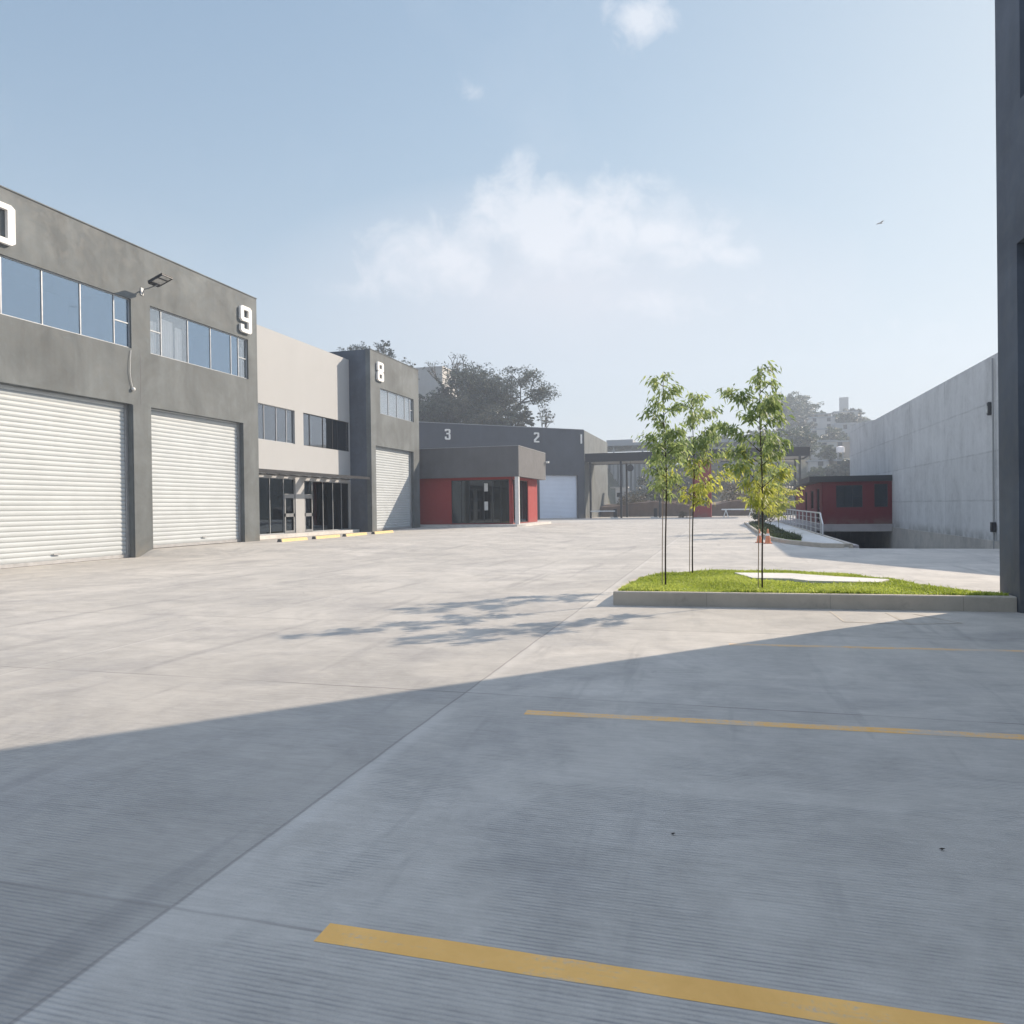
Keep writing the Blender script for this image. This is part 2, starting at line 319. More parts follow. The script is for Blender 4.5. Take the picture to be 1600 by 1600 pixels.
def leafmat(name, a, b, trans=0.45):
    n = NB(name)
    oi = n.noise(0.55, 4, 0.6); gi = n.n.new('ShaderNodeNewGeometry')
    v = n.math('ADD', n.math('MULTIPLY', gi.outputs['Random Per Island'], 0.45), n.math('MULTIPLY', n.rng(oi, 0.40, 0.62, 0, 1), 0.55))
    col = n.ramp(v, [(0.1, a), (0.9, b)])
    n.fin(col, 0.5, 0, 0.35)
    tr = n.n.new('ShaderNodeBsdfTranslucent'); n.l.new(col, tr.inputs[0])
    mx = n.n.new('ShaderNodeMixShader'); mx.inputs[0].default_value = trans
    n.l.new(n.b.outputs[0], mx.inputs[1]); n.l.new(tr.outputs[0], mx.inputs[2]); n.l.new(mx.outputs[0], n.out.inputs[0])
leafmat('grass_blade', (0.28, 0.35, 0.05), (0.52, 0.58, 0.13), 0.5)
leafmat('sapling_leaf', (0.18, 0.25, 0.09), (0.50, 0.57, 0.25), 0.58)
leafmat('yellow_leaf', (0.30, 0.36, 0.06), (0.72, 0.68, 0.16), 0.55)
leafmat('dense_leaf', (0.012, 0.020, 0.013), (0.12, 0.13, 0.08), 0.2)
leafmat('olive_leaf', (0.04, 0.045, 0.028), (0.14, 0.135, 0.085), 0.25)
leafmat('dry_bush_leaf', (0.09, 0.065, 0.035), (0.19, 0.16, 0.08), 0.3)
leafmat('green_bush_leaf', (0.03, 0.05, 0.02), (0.09, 0.12, 0.04), 0.3)
def bark(name, c):
    n = NB(name); a = n.noise(6, 6, 0.7, stretch=(1, 1, 0.25)); col = n.ramp(a, [(0.3, scl(c, 0.6)), (0.7, scl(c, 1.4))]); n.bump(a, 0.5, 0.01); n.fin(col, 0.9, 0, 0.2)
bark('young_bark', (0.055, 0.042, 0.032)); bark('old_bark', (0.10, 0.085, 0.07))
def earth():
    n = NB('dry_earth'); a = n.noise(0.09, 7, 0.65, dist=0.5); b = n.noise(1.2, 6, 0.7)
    col = n.ramp(n.math('ADD', n.math('MULTIPLY', a, 0.6), n.math('MULTIPLY', b, 0.4)), [(0.35, (0.035, 0.045, 0.03)), (0.5, (0.07, 0.075, 0.055)), (0.65, (0.14, 0.13, 0.10))])
    n.bump(b, 0.6, 0.1); n.fin(col, 0.95, 0, 0.2)
earth()

# ---------------------------------------------------------------- mesh helpers
def link(name, bm, mat, parent=None, loc=None, rotz=0, smooth=False, label=None):
    me = bpy.data.meshes.new(name)
    bmesh.ops.recalc_face_normals(bm, faces=bm.faces[:]) if not smooth == 'raw' else None
    bm.to_mesh(me); bm.free()
    for k in (mat if isinstance(mat, (list, tuple)) else [mat]): me.materials.append(MATS[k])
    if smooth is True:
        for p in me.polygons: p.use_smooth = True
    o = bpy.data.objects.new(name, me); COL.objects.link(o)
    if parent is not None: o.parent = parent
    if loc: o.location = loc
    if rotz: o.rotation_euler = (0, 0, rotz)
    if label: o['label'] = label
    return o
def pydata(name, V, Fc, mat, parent=None, smooth=False):
    me = bpy.data.meshes.new(name); me.from_pydata(V, [], Fc); me.update()
    for k in (mat if isinstance(mat, (list, tuple)) else [mat]): me.materials.append(MATS[k])
    if smooth:
        for p in me.polygons: p.use_smooth = True
    o = bpy.data.objects.new(name, me); COL.objects.link(o)
    if parent is not None: o.parent = parent
    return o
def tag(o, label, cat, group=None):
    o['label'] = label; o['category'] = cat
    if group: o['group'] = group
    return o
def thing(name, label, cat, loc=(0, 0, 0), rotz=0, group=None):
    o = bpy.data.objects.new(name, None); COL.objects.link(o); o.location = loc; o.rotation_euler = (0, 0, rotz); o.empty_display_size = 0.3
    return tag(o, label, cat, group)
def struct(o):
    o['kind'] = 'structure'; return o
def box(bm, x0, x1, y0, y1, z0, z1, mi=0, bev=0):
    vs = [bm.verts.new((x, y, z)) for x in (x0, x1) for y in (y0, y1) for z in (z0, z1)]
    fs = [bm.faces.new([vs[i] for i in q]) for q in ((0, 1, 3, 2), (4, 6, 7, 5), (0, 4, 5, 1), (2, 3, 7, 6), (0, 2, 6, 4), (1, 5, 7, 3))]
    for f in fs: f.material_index = mi
    if bev:
        es = list({e for f in fs for e in f.edges})
        bmesh.ops.bevel(bm, geom=es, offset=bev, segments=1, affect='EDGES')
def B(*a, **k):
    bm = bmesh.new(); box(bm, *a, **k); return bm
def boxes(lst, bev=0):
    bm = bmesh.new()
    for a in lst: box(bm, *a, bev=bev)
    return bm
def tube(bm, pts, radii, seg=8, cap=True):
    rings = []; n = len(pts); pts = [Vector(p) for p in pts]
    prev = None
    for i, p in enumerate(pts):
        t = (pts[min(i + 1, n - 1)] - pts[max(i - 1, 0)]).normalized()
        a = t.orthogonal().normalized() if prev is None else (prev - t * prev.dot(t)).normalized()
        prev = a; b = t.cross(a); r = radii[i] if isinstance(radii, (list, tuple)) else radii
        rings.append([bm.verts.new(p + (a * math.cos(2 * math.pi * k / seg) + b * math.sin(2 * math.pi * k / seg)) * r) for k in range(seg)])
    for i in range(n - 1):
        for k in range(seg): bm.faces.new((rings[i][k], rings[i][(k + 1) % seg], rings[i + 1][(k + 1) % seg], rings[i + 1][k]))
    if cap: bm.faces.new(rings[0][::-1]); bm.faces.new(rings[-1])
def sstep(t):
    t = max(0.0, min(1.0, t)); return t * t * (3 - 2 * t)

# A wall with real openings. Local frame: u along the wall, n outwards, z up. Openings keep their reveals.
def wall_bm(org, ud, nd, u0, u1, z0, z1, holes, thick=0.3, zb=None):
    bm = bmesh.new(); O = Vector(org); U = Vector(ud); Nn = Vector(nd)
    us = sorted({u0, u1, *[h[0] for h in holes], *[h[1] for h in holes]}); zs = sorted({z0, z1, *[h[2] for h in holes], *[h[3] for h in holes]})
    solid = {}
    for i in range(len(us) - 1):
        for j in range(len(zs) - 1):
            cu_, cz = (us[i] + us[i + 1]) / 2, (zs[j] + zs[j + 1]) / 2
            solid[i, j] = not any(h[0] < cu_ < h[1] and h[2] < cz < h[3] for h in holes)
    cache = {}
    def v(i, j, d):
        k = (i, j, d)
        if k not in cache: cache[k] = bm.verts.new(O + U * us[i] + Vector((0, 0, zs[j])) - Nn * (thick * d))
        return cache[k]
    for (i, j), s in solid.items():
        if not s: continue
        bm.faces.new((v(i, j, 0), v(i + 1, j, 0), v(i + 1, j + 1, 0), v(i, j + 1, 0)))
        bm.faces.new((v(i, j, 1), v(i, j + 1, 1), v(i + 1, j + 1, 1), v(i + 1, j, 1)))
        for (di, dj, a, b) in ((-1, 0, (i, j), (i, j + 1)), (1, 0, (i + 1, j), (i + 1, j + 1)), (0, -1, (i, j), (i + 1, j)), (0, 1, (i, j + 1), (i + 1, j + 1))):
            if not solid.get((i + di, j + dj), False):
                bm.faces.new((v(*a, 0), v(*b, 0), v(*b, 1), v(*a, 1)))
    return bm
# a frame helper: box in wall-local coordinates
def lbox(bm, org, ud, nd, ua, ub, na, nb_, za, zb):
    O = Vector(org); U = Vector(ud); Nn = Vector(nd)
    vs = [bm.verts.new(O + U * u + Nn * n_ + Vector((0, 0, z))) for u in (ua, ub) for n_ in (na, nb_) for z in (za, zb)]
    for q in ((0, 1, 3, 2), (4, 6, 7, 5), (0, 4, 5, 1), (2, 3, 7, 6), (0, 2, 6, 4), (1, 5, 7, 3)): bm.faces.new([vs[i] for i in q])

class Facade:
    def __init__(s, root, org, ud, nd):
        s.root = root; s.o = org; s.u = ud; s.n = nd
    def lb(s, bm, ua, ub, na, nb_, za, zb): lbox(bm, s.o, s.u, s.n, ua, ub, na, nb_, za, zb)
    def wall(s, u0, u1, z0, z1, holes, mat, thick=0.3, name='wall'):
        return link(name, wall_bm(s.o, s.u, s.n, u0, u1, z0, z1, holes, thick), mat, s.root)
    def roller(s, ua, ub, za, zb, rec=0.28, label=None, mat='roller_slat'):
        bm = bmesh.new(); O, U, Nn = Vector(s.o), Vector(s.u), Vector(s.n)
        pitch = 0.155; prof = []; z = za + 0.12; n_ = int((zb + 0.1 - z) / pitch)
        for k in range(n_ + 1):
            for q, d_ in ((0.0, 0.0), (0.08, 0.012), (0.28, 0.026), (0.55, 0.031), (0.82, 0.026), (0.95, 0.008)): prof.append((z + (k + q) * pitch, d_))
        cols = []
        for u in (ua - 0.02, (ua + ub) / 2, ub + 0.02):
            cols.append([bm.verts.new(O + U * u + Nn * (-rec + d_) + Vector((0, 0, min(zz, zb + 0.15)))) for zz, d_ in prof])
        for c in range(2):
            for k in range(len(prof) - 1): bm.faces.new((cols[c][k], cols[c + 1][k], cols[c + 1][k + 1], cols[c][k + 1]))
        dr = link('roller_door', bm, mat, s.root, label=label, smooth=False)
        bm = bmesh.new(); s.lb(bm, ua - 0.02, ub + 0.02, -rec - 0.03, -rec + 0.05, za + 0.01, za + 0.12); link('bottom_bar', bm, 'galvanised', dr)
        bm = bmesh.new(); m = (ua + ub) / 2; s.lb(bm, m + 0.25, m + 0.5, -rec + 0.05, -rec + 0.08, za + 0.28, za + 0.33); link('handle', bm, 'galvanised', dr)
        for q in (ua + 0.05, ub - 0.05):
            bm = bmesh.new(); s.lb(bm, q - 0.05, q + 0.05, -rec + 0.045, -rec + 0.085, za + 0.005, zb - 0.005); link('guide_rail', bm, 'galvanised', dr)
        return dr
    def window(s, ua, ub, za, zb, mull, trans=(), glassm='blue_glass', fr='aluminium_frame', rec=0.07, fw_=0.035, name='window', shade=(), trz=0.5, floor=False):
        bm = bmesh.new()
        s.lb(bm, ua, ub, -rec - 0.05, -rec, zb - fw_, zb); s.lb(bm, ua, ub, -rec - 0.05, -rec, za, za + fw_)
        s.lb(bm, ua, ua + fw_, -rec - 0.05, -rec, za + fw_, zb - fw_); s.lb(bm, ub - fw_, ub, -rec - 0.05, -rec, za + fw_, zb - fw_)
        for m in mull: s.lb(bm, m - fw_ / 2, m + fw_ / 2, -rec - 0.05, -rec - 0.002, za + fw_, zb - fw_)
        es = [ua] + list(mull) + [ub]
        for k in trans:
            zz = za + (zb - za) * trz
            s.lb(bm, es[k] + fw_, es[k + 1] - fw_, -rec - 0.05, -rec - 0.004, zz - fw_ / 2, zz + fw_ / 2)
        f = link(name, bm, fr, s.root)
        for k in range(len(es) - 1):
            bm = bmesh.new(); s.lb(bm, es[k] + 0.012, es[k + 1] - 0.012, -rec - 0.035, -rec - 0.027, za + 0.015, zb - 0.015); link('pane', bm, glassm if isinstance(glassm, str) else glassm[k], f)
        for (a, b, zl, zh) in shade:
            bm = bmesh.new(); nn = max(2, int((b - a) / 0.12)); O, U, Nn = Vector(s.o), Vector(s.u), Vector(s.n)
            row = []
            for i in range(nn * 2 + 1):
                u = a + (b - a) * i / (nn * 2); dd = -rec - 0.16 - (0.04 if i % 2 else 0)
                row.append((bm.verts.new(O + U * u + Nn * dd + Vector((0, 0, zl))), bm.verts.new(O + U * u + Nn * dd + Vector((0, 0, zh)))))
            for i in range(nn * 2): bm.faces.new((row[i][0], row[i + 1][0], row[i + 1][1], row[i][1]))
            link('blind', bm, 'curtain', f)
        return f
    def room(s, ua, ub, za, zb, depth=3.0, t=0.31):
        bm = bmesh.new(); O, U, Nn = Vector(s.o), Vector(s.u), Vector(s.n)
        def p(u, n_, z): return bm.verts.new(O + U * u + Nn * n_ + Vector((0, 0, z)))
        a = [p(ua, -t, za), p(ub, -t, za), p(ub, -t, zb), p(ua, -t, zb)]; b = [p(ua, -depth, za), p(ub, -depth, za), p(ub, -depth, zb), p(ua, -depth, zb)]
        bm.faces.new(b)
        for i in range(4): bm.faces.new((a[i], a[(i + 1) % 4], b[(i + 1) % 4], b[i]))
        link('inner_room', bm, 'interior', s.root)
    def numeral(s, ch, ua, width, z0, height, off=0.02, depth=0.11, mat='bright_numeral'):
        G = {'0': ['/#####L', '#######'] + ['##...##'] * 10 + ['#######', 'L#####/'],
             '8': ['/#####L', '#######', '##...##', '##...##', '##...##', '#######', 'L#####/', '/#####L', '#######', '##...##', '##...##', '##...##', '#######', 'L#####/'],
             '9': ['/#####L', '#######', '##...##', '##...##', '##...##', '##...##', '#######', 'L######', '.....##', '.....##', '##...##', '##...##', '#######', 'L#####/'],
             '3': ['/#####L', '#######', '##...##', '.....##', '.....##', '..####/', '..####L', '.....##', '.....##', '.....##', '##...##', '##...##', '#######', 'L#####/'],
             '2': ['/#####L', '#######', '##...##', '.....##', '.....##', '....###', '.../##/', '../##/.', './##/..', '/##/...', '###....', '##.....', '#######', '#######'],
             '1': ['##'] * 14}[ch]
        R, Cn = len(G), len(G[0]); bm = bmesh.new(); O, U, Nn = Vector(s.o), Vector(s.u), Vector(s.n)
        cw, chh = width / Cn, height / R; cache = {}
        def v(c, r, d_):
            k = (c, r, d_)
            if k not in cache: cache[k] = bm.verts.new(O + U * (ua + c * cw) + Vector((0, 0, z0 + height - r * chh)) + Nn * (off + depth * d_))
            return cache[k]
        edges = {}
        for r in range(R):
            for c in range(Cn):
                g = G[r][c]
                if g == '.': continue
                q = [(c, r), (c + 1, r), (c + 1, r + 1), (c, r + 1)]
                if g in '/L':
                    def fil(rr, cc): return 0 <= rr < R and 0 <= cc < Cn and G[rr][cc] != '.'
                    l_, r_, t_, b_ = fil(r, c - 1), fil(r, c + 1), fil(r - 1, c), fil(r + 1, c)
                    if g == '/': q = [q[1], q[2], q[3]] if (r_ and b_ and not (l_ and t_)) else [q[0], q[1], q[3]]
                    else: q = [q[0], q[2], q[3]] if (l_ and b_ and not (r_ and t_)) else [q[0], q[1], q[2]]
                bm.faces.new([v(*p_, 1) for p_ in q]); bm.faces.new([v(*p_, 0) for p_ in q][::-1])
                for i in range(len(q)):
                    e = (q[i], q[(i + 1) % len(q)]); rk = (e[1], e[0])
                    if rk in edges: edges.pop(rk)
                    else: edges[e] = 1
        for (a, b) in edges: bm.faces.new((v(*a, 1), v(*b, 1), v(*b, 0), v(*a, 0)))
        return link('unit_numeral', bm, mat, s.root)
def prism(name, pts, z0, z1, mat, parent=None):
    bm = bmesh.new(); a = [bm.verts.new((x, y, z0)) for x, y in pts]; b = [bm.verts.new((x, y, z1)) for x, y in pts]
    bm.faces.new(a[::-1]); bm.faces.new(b); n = len(pts)
    for i in range(n): bm.faces.new((a[i], a[(i + 1) % n], b[(i + 1) % n], b[i]))
    return link(name, bm, mat, parent)

# ---------------------------------------------------------------- ground
def gz(x, y):
    w = 0.8 + max(0.0, x + 19.6) * 0.9
    z = 0.24 * sstep((y - 22.0) / w) * sstep((-x - 4) / 9)
    z += 0.06 * sstep((y - 40) / 10) * sstep((-x - 6) / 6)
    if y > 55: z = z * (1 - sstep((y - 55) / 25)) + 0.08 * sstep((y - 55) / 25)
    if 4.6 < x < 10.42 and y > 28.6:
        z = -0.12 * (y - 28.6) if y < 78.9 else 0.1
    return z
xs = [-1500, -500, -200] + [-90 + 4 * i for i in range(17)] + [-23, -22, -21.5, -21, -20.5, -20.2, -20, -19.8, -19.5, -19, -18.5] + [-18 + i for i in range(23)] + [4.595, 4.605, 5.5, 6.5, 7.5, 8.5, 9.5, 10.415, 10.425, 11.5, 13, 15, 18, 22, 30, 45, 70, 120, 300, 900, 1500]
ys = [-1500, -300, -60, -25, -15, -10, -6, -3, 0, 3, 6, 9, 12, 15, 18, 20, 21, 21.5] + [22 + 0.1 * i for i in range(12)] + [23.2 + 0.4 * i for i in range(13)] + [28.6, 28.61, 29.2, 30, 32, 34, 37] + [40 + 3 * i for i in range(13)] + [78.85, 78.95, 82, 86, 90, 94, 98, 101, 104]
xs = sorted(set(round(v, 3) for v in xs)); ys = sorted(set(round(v, 3) for v in ys))
V = [(x, y, gz(x, y)) for y in ys for x in xs]; nx = len(xs)
Fc = [(j * nx + i, j * nx + i + 1, (j + 1) * nx + i + 1, (j + 1) * nx + i) for j in range(len(ys) - 1) for i in range(nx - 1)]
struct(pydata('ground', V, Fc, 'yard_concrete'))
# hills and earth beyond the yard
rnd = random.Random(3)
def hz(x, y):
    z = 0.05
    z += 12.0 * sstep((y - 111) / 11) * sstep((-x - 19) / 8)
    z += 11.2 * sstep((y - 140) / 45) * sstep((x + 30) / 18)
    z += 16.5 * sstep((y - 175) / 110) * sstep((x - 2) / 26)
    z += 1.2 * math.sin(x * 0.11 + 1) * math.sin(y * 0.07) * sstep((y - 120) / 50)
    return z
hx = [-1500, -600, -250, -160, -120] + [-100 + 4 * i for i in range(56)] + [130, 160, 220, 400, 900, 1500]
hy = [104.0] + [106 + 3 * i for i in range(70)] + [330, 400, 520, 800, 1500]
V = [(x, y, hz(x, y) if y > 104.5 else 0.08) for y in hy for x in hx]; nx = len(hx)
Fc = [(j * nx + i, j * nx + i + 1, (j + 1) * nx + i + 1, (j + 1) * nx + i) for j in range(len(hy) - 1) for i in range(nx - 1)]
struct(pydata('hills', V, Fc, 'dry_earth', smooth=True))

# ---------------------------------------------------------------- left warehouses (long facade plane x = -19.9)
FX = -19.9
UY, NX = (0, 1, 0), (1, 0, 0)
wh = thing('warehouse', 'long grey stucco warehouse numbered 9 with two white roller doors and strip windows', 'warehouse', (0, 0, 0))
f = Facade(wh, (FX, 0, 0), UY, NX)
holes = [(15.2, 21.92, -0.3, 5.38), (22.84, 28.3, -0.3, 5.38), (15.7, 21.95, 7.33, 9.06), (22.86, 28.72, 7.33, 9.06)]
f.wall(8.0, 29.38, -0.3, 11.0, [(8.6, 14.3, -0.29, 5.38)] + holes, 'grey_stucco')
f.roller(8.6, 14.3, 0.0, 5.38); f.roller(15.2, 21.92, 0.0, 5.38); f.roller(22.84, 28.3, 0.25, 5.38)
f.window(15.7, 21.95, 7.33, 9.06, (16.35, 17.05, 18.42, 19.85, 21.25), (0, 5), shade=[(16.4, 17.0, 7.35, 9.0)], fw_=0.04)
f.window(22.86, 28.72, 7.33, 9.06, (23.5, 24.95, 26.3, 27.62, 28.12), (0, 5), ('clear_glass', 'clear_glass', 'blue_glass', 'blue_glass', 'blue_glass', 'clear_glass'), shade=[(23.1, 23.42, 7.4, 8.6), (23.56, 24.3, 7.4, 8.8), (24.42, 24.8, 7.4, 8.65), (28.2, 28.4, 7.4, 8.7), (28.5, 28.62, 7.4, 8.7)], fw_=0.04)
f.room(15.4, 22.2, 7.0, 9.4); f.room(22.5, 29.0, 7.0, 9.4)
f.numeral('0', 16.52, 0.86, 9.36, 1.16); f.numeral('1', 15.9, 0.22, 9.36, 1.16); f.numeral('9', 28.06, 0.78, 9.28, 1.14)
bm = bmesh.new(); box(bm, -45, FX - 0.3, 8.0, 8.3, -0.3, 11.0); box(bm, -45, FX - 0.3, 29.08, 29.38, -0.3, 11.0); box(bm, -45, -44.7, 8.3, 29.08, -0.3, 11.0); link('side_wall', bm, 'grey_stucco', wh)
link('roof', B(-44.7, FX - 0.3, 8.3, 29.08, 10.3, 10.45), 'roof_sheet', wh)
bm = bmesh.new(); f.lb(bm, 22.34, 22.365, -0.0, 0.003, 5.38, 7.3); link('expansion_joint', bm, 'box_stucco', wh)
# column between the doors: shallow chamfered pier
bm = bmesh.new(); f.lb(bm, 21.94, 22.8, 0.0, 0.035, -0.3, 5.36); link('pier', bm, 'grey_stucco', wh)

bm = bmesh.new(); f.lb(bm, 7.98, 29.40, -0.34, 0.025, 11.0, 11.035); link('parapet_cap', bm, 'grey_stucco', wh)
wf = thing('office_building', 'white rendered office building set back between warehouses 9 and 8', 'building')
WX = -21.28
f = Facade(wf, (WX, 0, 0), UY, NX)
f.wall(29.385, 40.595, 0.2, 10.45, [(30.2, 34.62, 5.0, 6.73), (35.45, 40.55, 5.0, 6.73), (30.2, 34.6, 0.42, 3.2), (35.45, 40.5, 0.42, 3.15)], 'white_stucco', 0.3)
f.window(30.2, 34.62, 5.0, 6.73, (30.8, 32.0, 33.05, 33.95), (), 'grey_glass', 'aluminium_frame', shade=[(34.0, 34.55, 5.2, 6.6)])
f.window(35.45, 40.55, 5.0, 6.73, (36.2, 37.6, 38.65, 39.2), (), 'grey_glass', 'dark_metal', shade=[(36.3, 36.7, 5.2, 6.5), (37.65, 38.3, 5.2, 6.5)])
f.window(30.2, 34.6, 0.42, 3.2, (31.2, 32.4, 33.6), (), 'dark_glass', 'aluminium_frame', name='glass_storefront')
f.window(35.45, 40.5, 0.42, 3.15, (36.35, 37.5, 38.6, 39.6), (), 'dark_glass', 'aluminium_frame', name='glass_storefront')
for (a, b) in ((33.62, 34.54), (35.5, 36.32)):
    bm = bmesh.new()
    for (ua, ub, za, zb) in ((a, b, 0.45, 0.55), (a, b, 1.25, 1.42), (a, b, 2.2, 2.42), (a, a + 0.1, 0.55, 2.2), (b - 0.1, b, 0.55, 2.2)): f.lb(bm, ua, ub, -0.066, -0.03, za, zb)
    link('door', bm, 'steel_grey', wf)
f.room(29.6, 34.9, 0.35, 3.5, 4.5); f.room(35.2, 40.58, 0.35, 3.5, 4.5); f.room(29.6, 34.9, 4.8, 7.0); f.room(35.2, 40.58, 4.8, 7.0)
link('roof', B(-45, WX - 0.3, 29.385, 40.595, 9.9, 10.05), 'roof_sheet', wf)
link('plinth', B(WX, WX + 0.55, 29.4, 40.58, 0.1, 0.40, bev=0.01), 'walk_concrete', wf)
aw = bmesh.new(); box(aw, -20.06, -19.94, 29.45, 40.45, 3.33, 3.47); box(aw, WX + 0.002, WX + 0.06, 29.45, 40.45, 3.33, 3.45)
link('awning_frame', aw, 'dark_metal', wf)
k = 29.9
while k < 40.5:
    bm = bmesh.new(); box(bm, WX + 0.06, -20.06, k, k + 0.62, 3.375, 3.42); link('awning_panel', bm, 'aluminium_frame', wf); k += 1.06

w8 = thing('warehouse', 'grey stucco warehouse bay numbered 8 with one half shaded roller door', 'warehouse')
f = Facade(w8, (FX, 0, 0), UY, NX)
f.wall(40.6, 47.9, -0.2, 11.0, [(41.2, 46.9, -0.19, 5.38), (41.9, 47.02, 7.36, 8.9)], 'grey_stucco')
f.roller(41.2, 46.9, 0.26, 5.38)
f.window(41.9, 47.02, 7.36, 8.9, (43.2, 44.5, 45.7, 46.5), (4,), 'clear_glass', shade=[(41.95, 46.9, 7.4, 8.85)])
f.room(41.5, 47.4, 7.0, 9.3); f.numeral('8', 41.36, 0.84, 9.28, 1.14)
bm = bmesh.new(); box(bm, -45, FX - 0.3, 40.6, 40.9, -0.2, 11.0); box(bm, -45, FX - 0.3, 47.6, 47.9, -0.2, 11.0); box(bm, -45, -44.7, 40.9, 47.6, -0.2, 11.0); link('side_wall', bm, 'shaded_blue_stucco', w8)  # shaded side painted darker than the sunlit front
link('roof', B(-44.7, FX - 0.3, 40.9, 47.6, 10.3, 10.45), 'roof_sheet', w8)

bm = bmesh.new(); f.lb(bm, 40.58, 47.92, -0.34, 0.025, 11.0, 11.035); link('parapet_cap', bm, 'grey_stucco', w8)
# ---------------------------------------------------------------- red glass fronted pavilion
pv = thing('pavilion', 'red walled pavilion with glass front under a thick grey flat fascia', 'pavilion', (0, 0, 0))
X0, X1, Y0, Y1 = -22.5, -13.2, 49.0, 57.0
bm = bmesh.new(); box(bm, X0, X1, Y0, Y0 + 0.25, 3.66, 5.72); box(bm, X1 - 0.25, X1, Y0 + 0.25, Y1, 3.66, 5.72); box(bm, X0, X1 - 0.25, Y1 - 0.25, Y1, 3.66, 5.72); box(bm, X0, X0 + 0.25, Y0 + 0.25, Y1 - 0.25, 3.66, 5.72)
link('fascia', bm, 'box_stucco', pv)
link('parapet_cap', boxes([(X0, X1 + 0.02, Y0 - 0.02, Y0 + 0.27, 5.72, 5.75), (X1 - 0.27, X1 + 0.02, Y0 + 0.27, Y1, 5.72, 5.75)]), 'roof_sheet', pv)
link('roof', B(X0 + 0.25, X1 - 0.25, Y0 + 0.25, Y1 - 0.25, 3.72, 3.9), 'roof_sheet', pv)
f = Facade(pv, (0, Y0 + 0.45, 0), (1, 0, 0), (0, -1, 0))
f.wall(X0 + 0.2, X1 - 0.62, 0.45, 3.69, [(-18.2, -13.9, 0.5, 3.5)], 'red_paint', 0.2)
f.window(-18.2, -13.9, 0.5, 3.5, (-17.5, -16.9, -15.85, -15.25, -14.65), (), 'dark_glass', 'dark_metal', name='glass_storefront', rec=0.08, fw_=0.05,
         shade=[(-16.85, -15.9, 0.55, 3.4)])
bm = bmesh.new(); f.lb(bm, -15.8, -15.55, -0.07, -0.04, 2.7, 3.25); link('notice', bm, 'curtain', pv); bm = bmesh.new(); f.lb(bm, -15.8, -15.55, -0.07, -0.04, 1.4, 2.0); link('notice', bm, 'curtain', pv)
f = Facade(pv, (X1 - 0.62, 0, 0), UY, NX)
f.wall(Y0 + 0.455, Y1 - 0.3, 0.45, 3.69, [(49.75, 53.9, 0.5, 3.5)], 'red_paint', 0.2)
f.window(49.75, 53.9, 0.5, 3.5, (51.0, 52.4), (), 'dark_glass', 'dark_metal', name='glass_storefront', rec=0.08, fw_=0.05)
link('column', B(X1 - 0.30, X1 - 0.03, Y0 + 0.03, Y0 + 0.30, 0.3, 3.66, bev=0.01), 'white_frame', pv)
bm = bmesh.new(); box(bm, X0 + 0.4, X1 - 0.85, Y1 - 0.6, Y1 - 0.3, 0.45, 3.69); box(bm, X0 + 0.1, X0 + 0.39, Y0 + 0.7, Y1 - 0.3, 0.45, 3.69); link('back_wall', bm, 'red_paint', pv)
pl = [(X0, Y0 - 0.5), (-18.4, Y0 - 0.7), (-16.4, Y0 - 1.0), (-14.4, Y0 - 1.0), (-13.2, Y0 - 0.6), (-12.8, Y0 + 0.3), (-12.8, Y1), (X0, Y1)]
prism('platform', pl, 0.1, 0.44, 'walk_concrete', pv)
link('interior_floor', B(X0 + 0.5, X1 - 0.9, Y0 + 0.75, Y1 - 0.7, 0.442, 0.47), 'interior', pv)
link('reception_desk', B(-17.6, -15.2, 52.0, 52.7, 0.47, 1.5, bev=0.02), 'curtain', pv)

# ---------------------------------------------------------------- warehouse 1-2-3 at the end of the yard (facade turned 45 degrees)
s2 = math.sqrt(0.5)
we = thing('warehouse', 'dark shaded warehouse numbered 3, 2 and 1 at the far end of the yard', 'warehouse')
O3 = (-31.88, 76.81, 0)
f = Facade(we, O3, (s2, s2, 0), (s2, -s2, 0))
LE = 21.78
f.wall(-8, LE, -0.1, 11.0, [(-5.5, 0, -0.09, 5.36), (5.2, 10.7, -0.09, 5.36), (15.3, 20.85, -0.09, 5.36)], 'shaded_grey_stucco', 0.3)
for a, b in ((-5.5, 0), (5.2, 10.7), (15.3, 20.85)): f.roller(a, b, 0.08, 5.36, mat='sky_tint_roller_slat')
f.numeral('3', 3.02, 0.66, 9.2, 1.18); f.numeral('2', 14.58, 0.70, 9.25, 1.18); f.numeral('1', 21.25, 0.2, 9.3, 1.15)
bm = bmesh.new(); f.lb(bm, -8, LE + 0.02, -0.34, 0.03, 11.0, 11.06); link('parapet_cap', bm, 'roof_sheet', we)
cx, cy = O3[0] + LE * s2, O3[1] + LE * s2
bm = bmesh.new(); box(bm, cx - 0.3, cx, cy + 0.35, 112, -0.1, 11.0); box(bm, -55, cx - 0.3, 111.7, 112, -0.1, 11.0); box(bm, -55, -54.7, 86.5, 111.7, -0.1, 11.0)
link('side_wall', bm, 'grey_stucco', we)
prism('roof', [(O3[0] - 8 * s2 + 0.1, O3[1] - 8 * s2 + 0.5), (cx - 0.4, cy + 0.3), (cx - 0.4, 111.6), (-54.6, 111.6), (-54.6, 87)], 10.2, 10.4, 'roof_sheet', we)

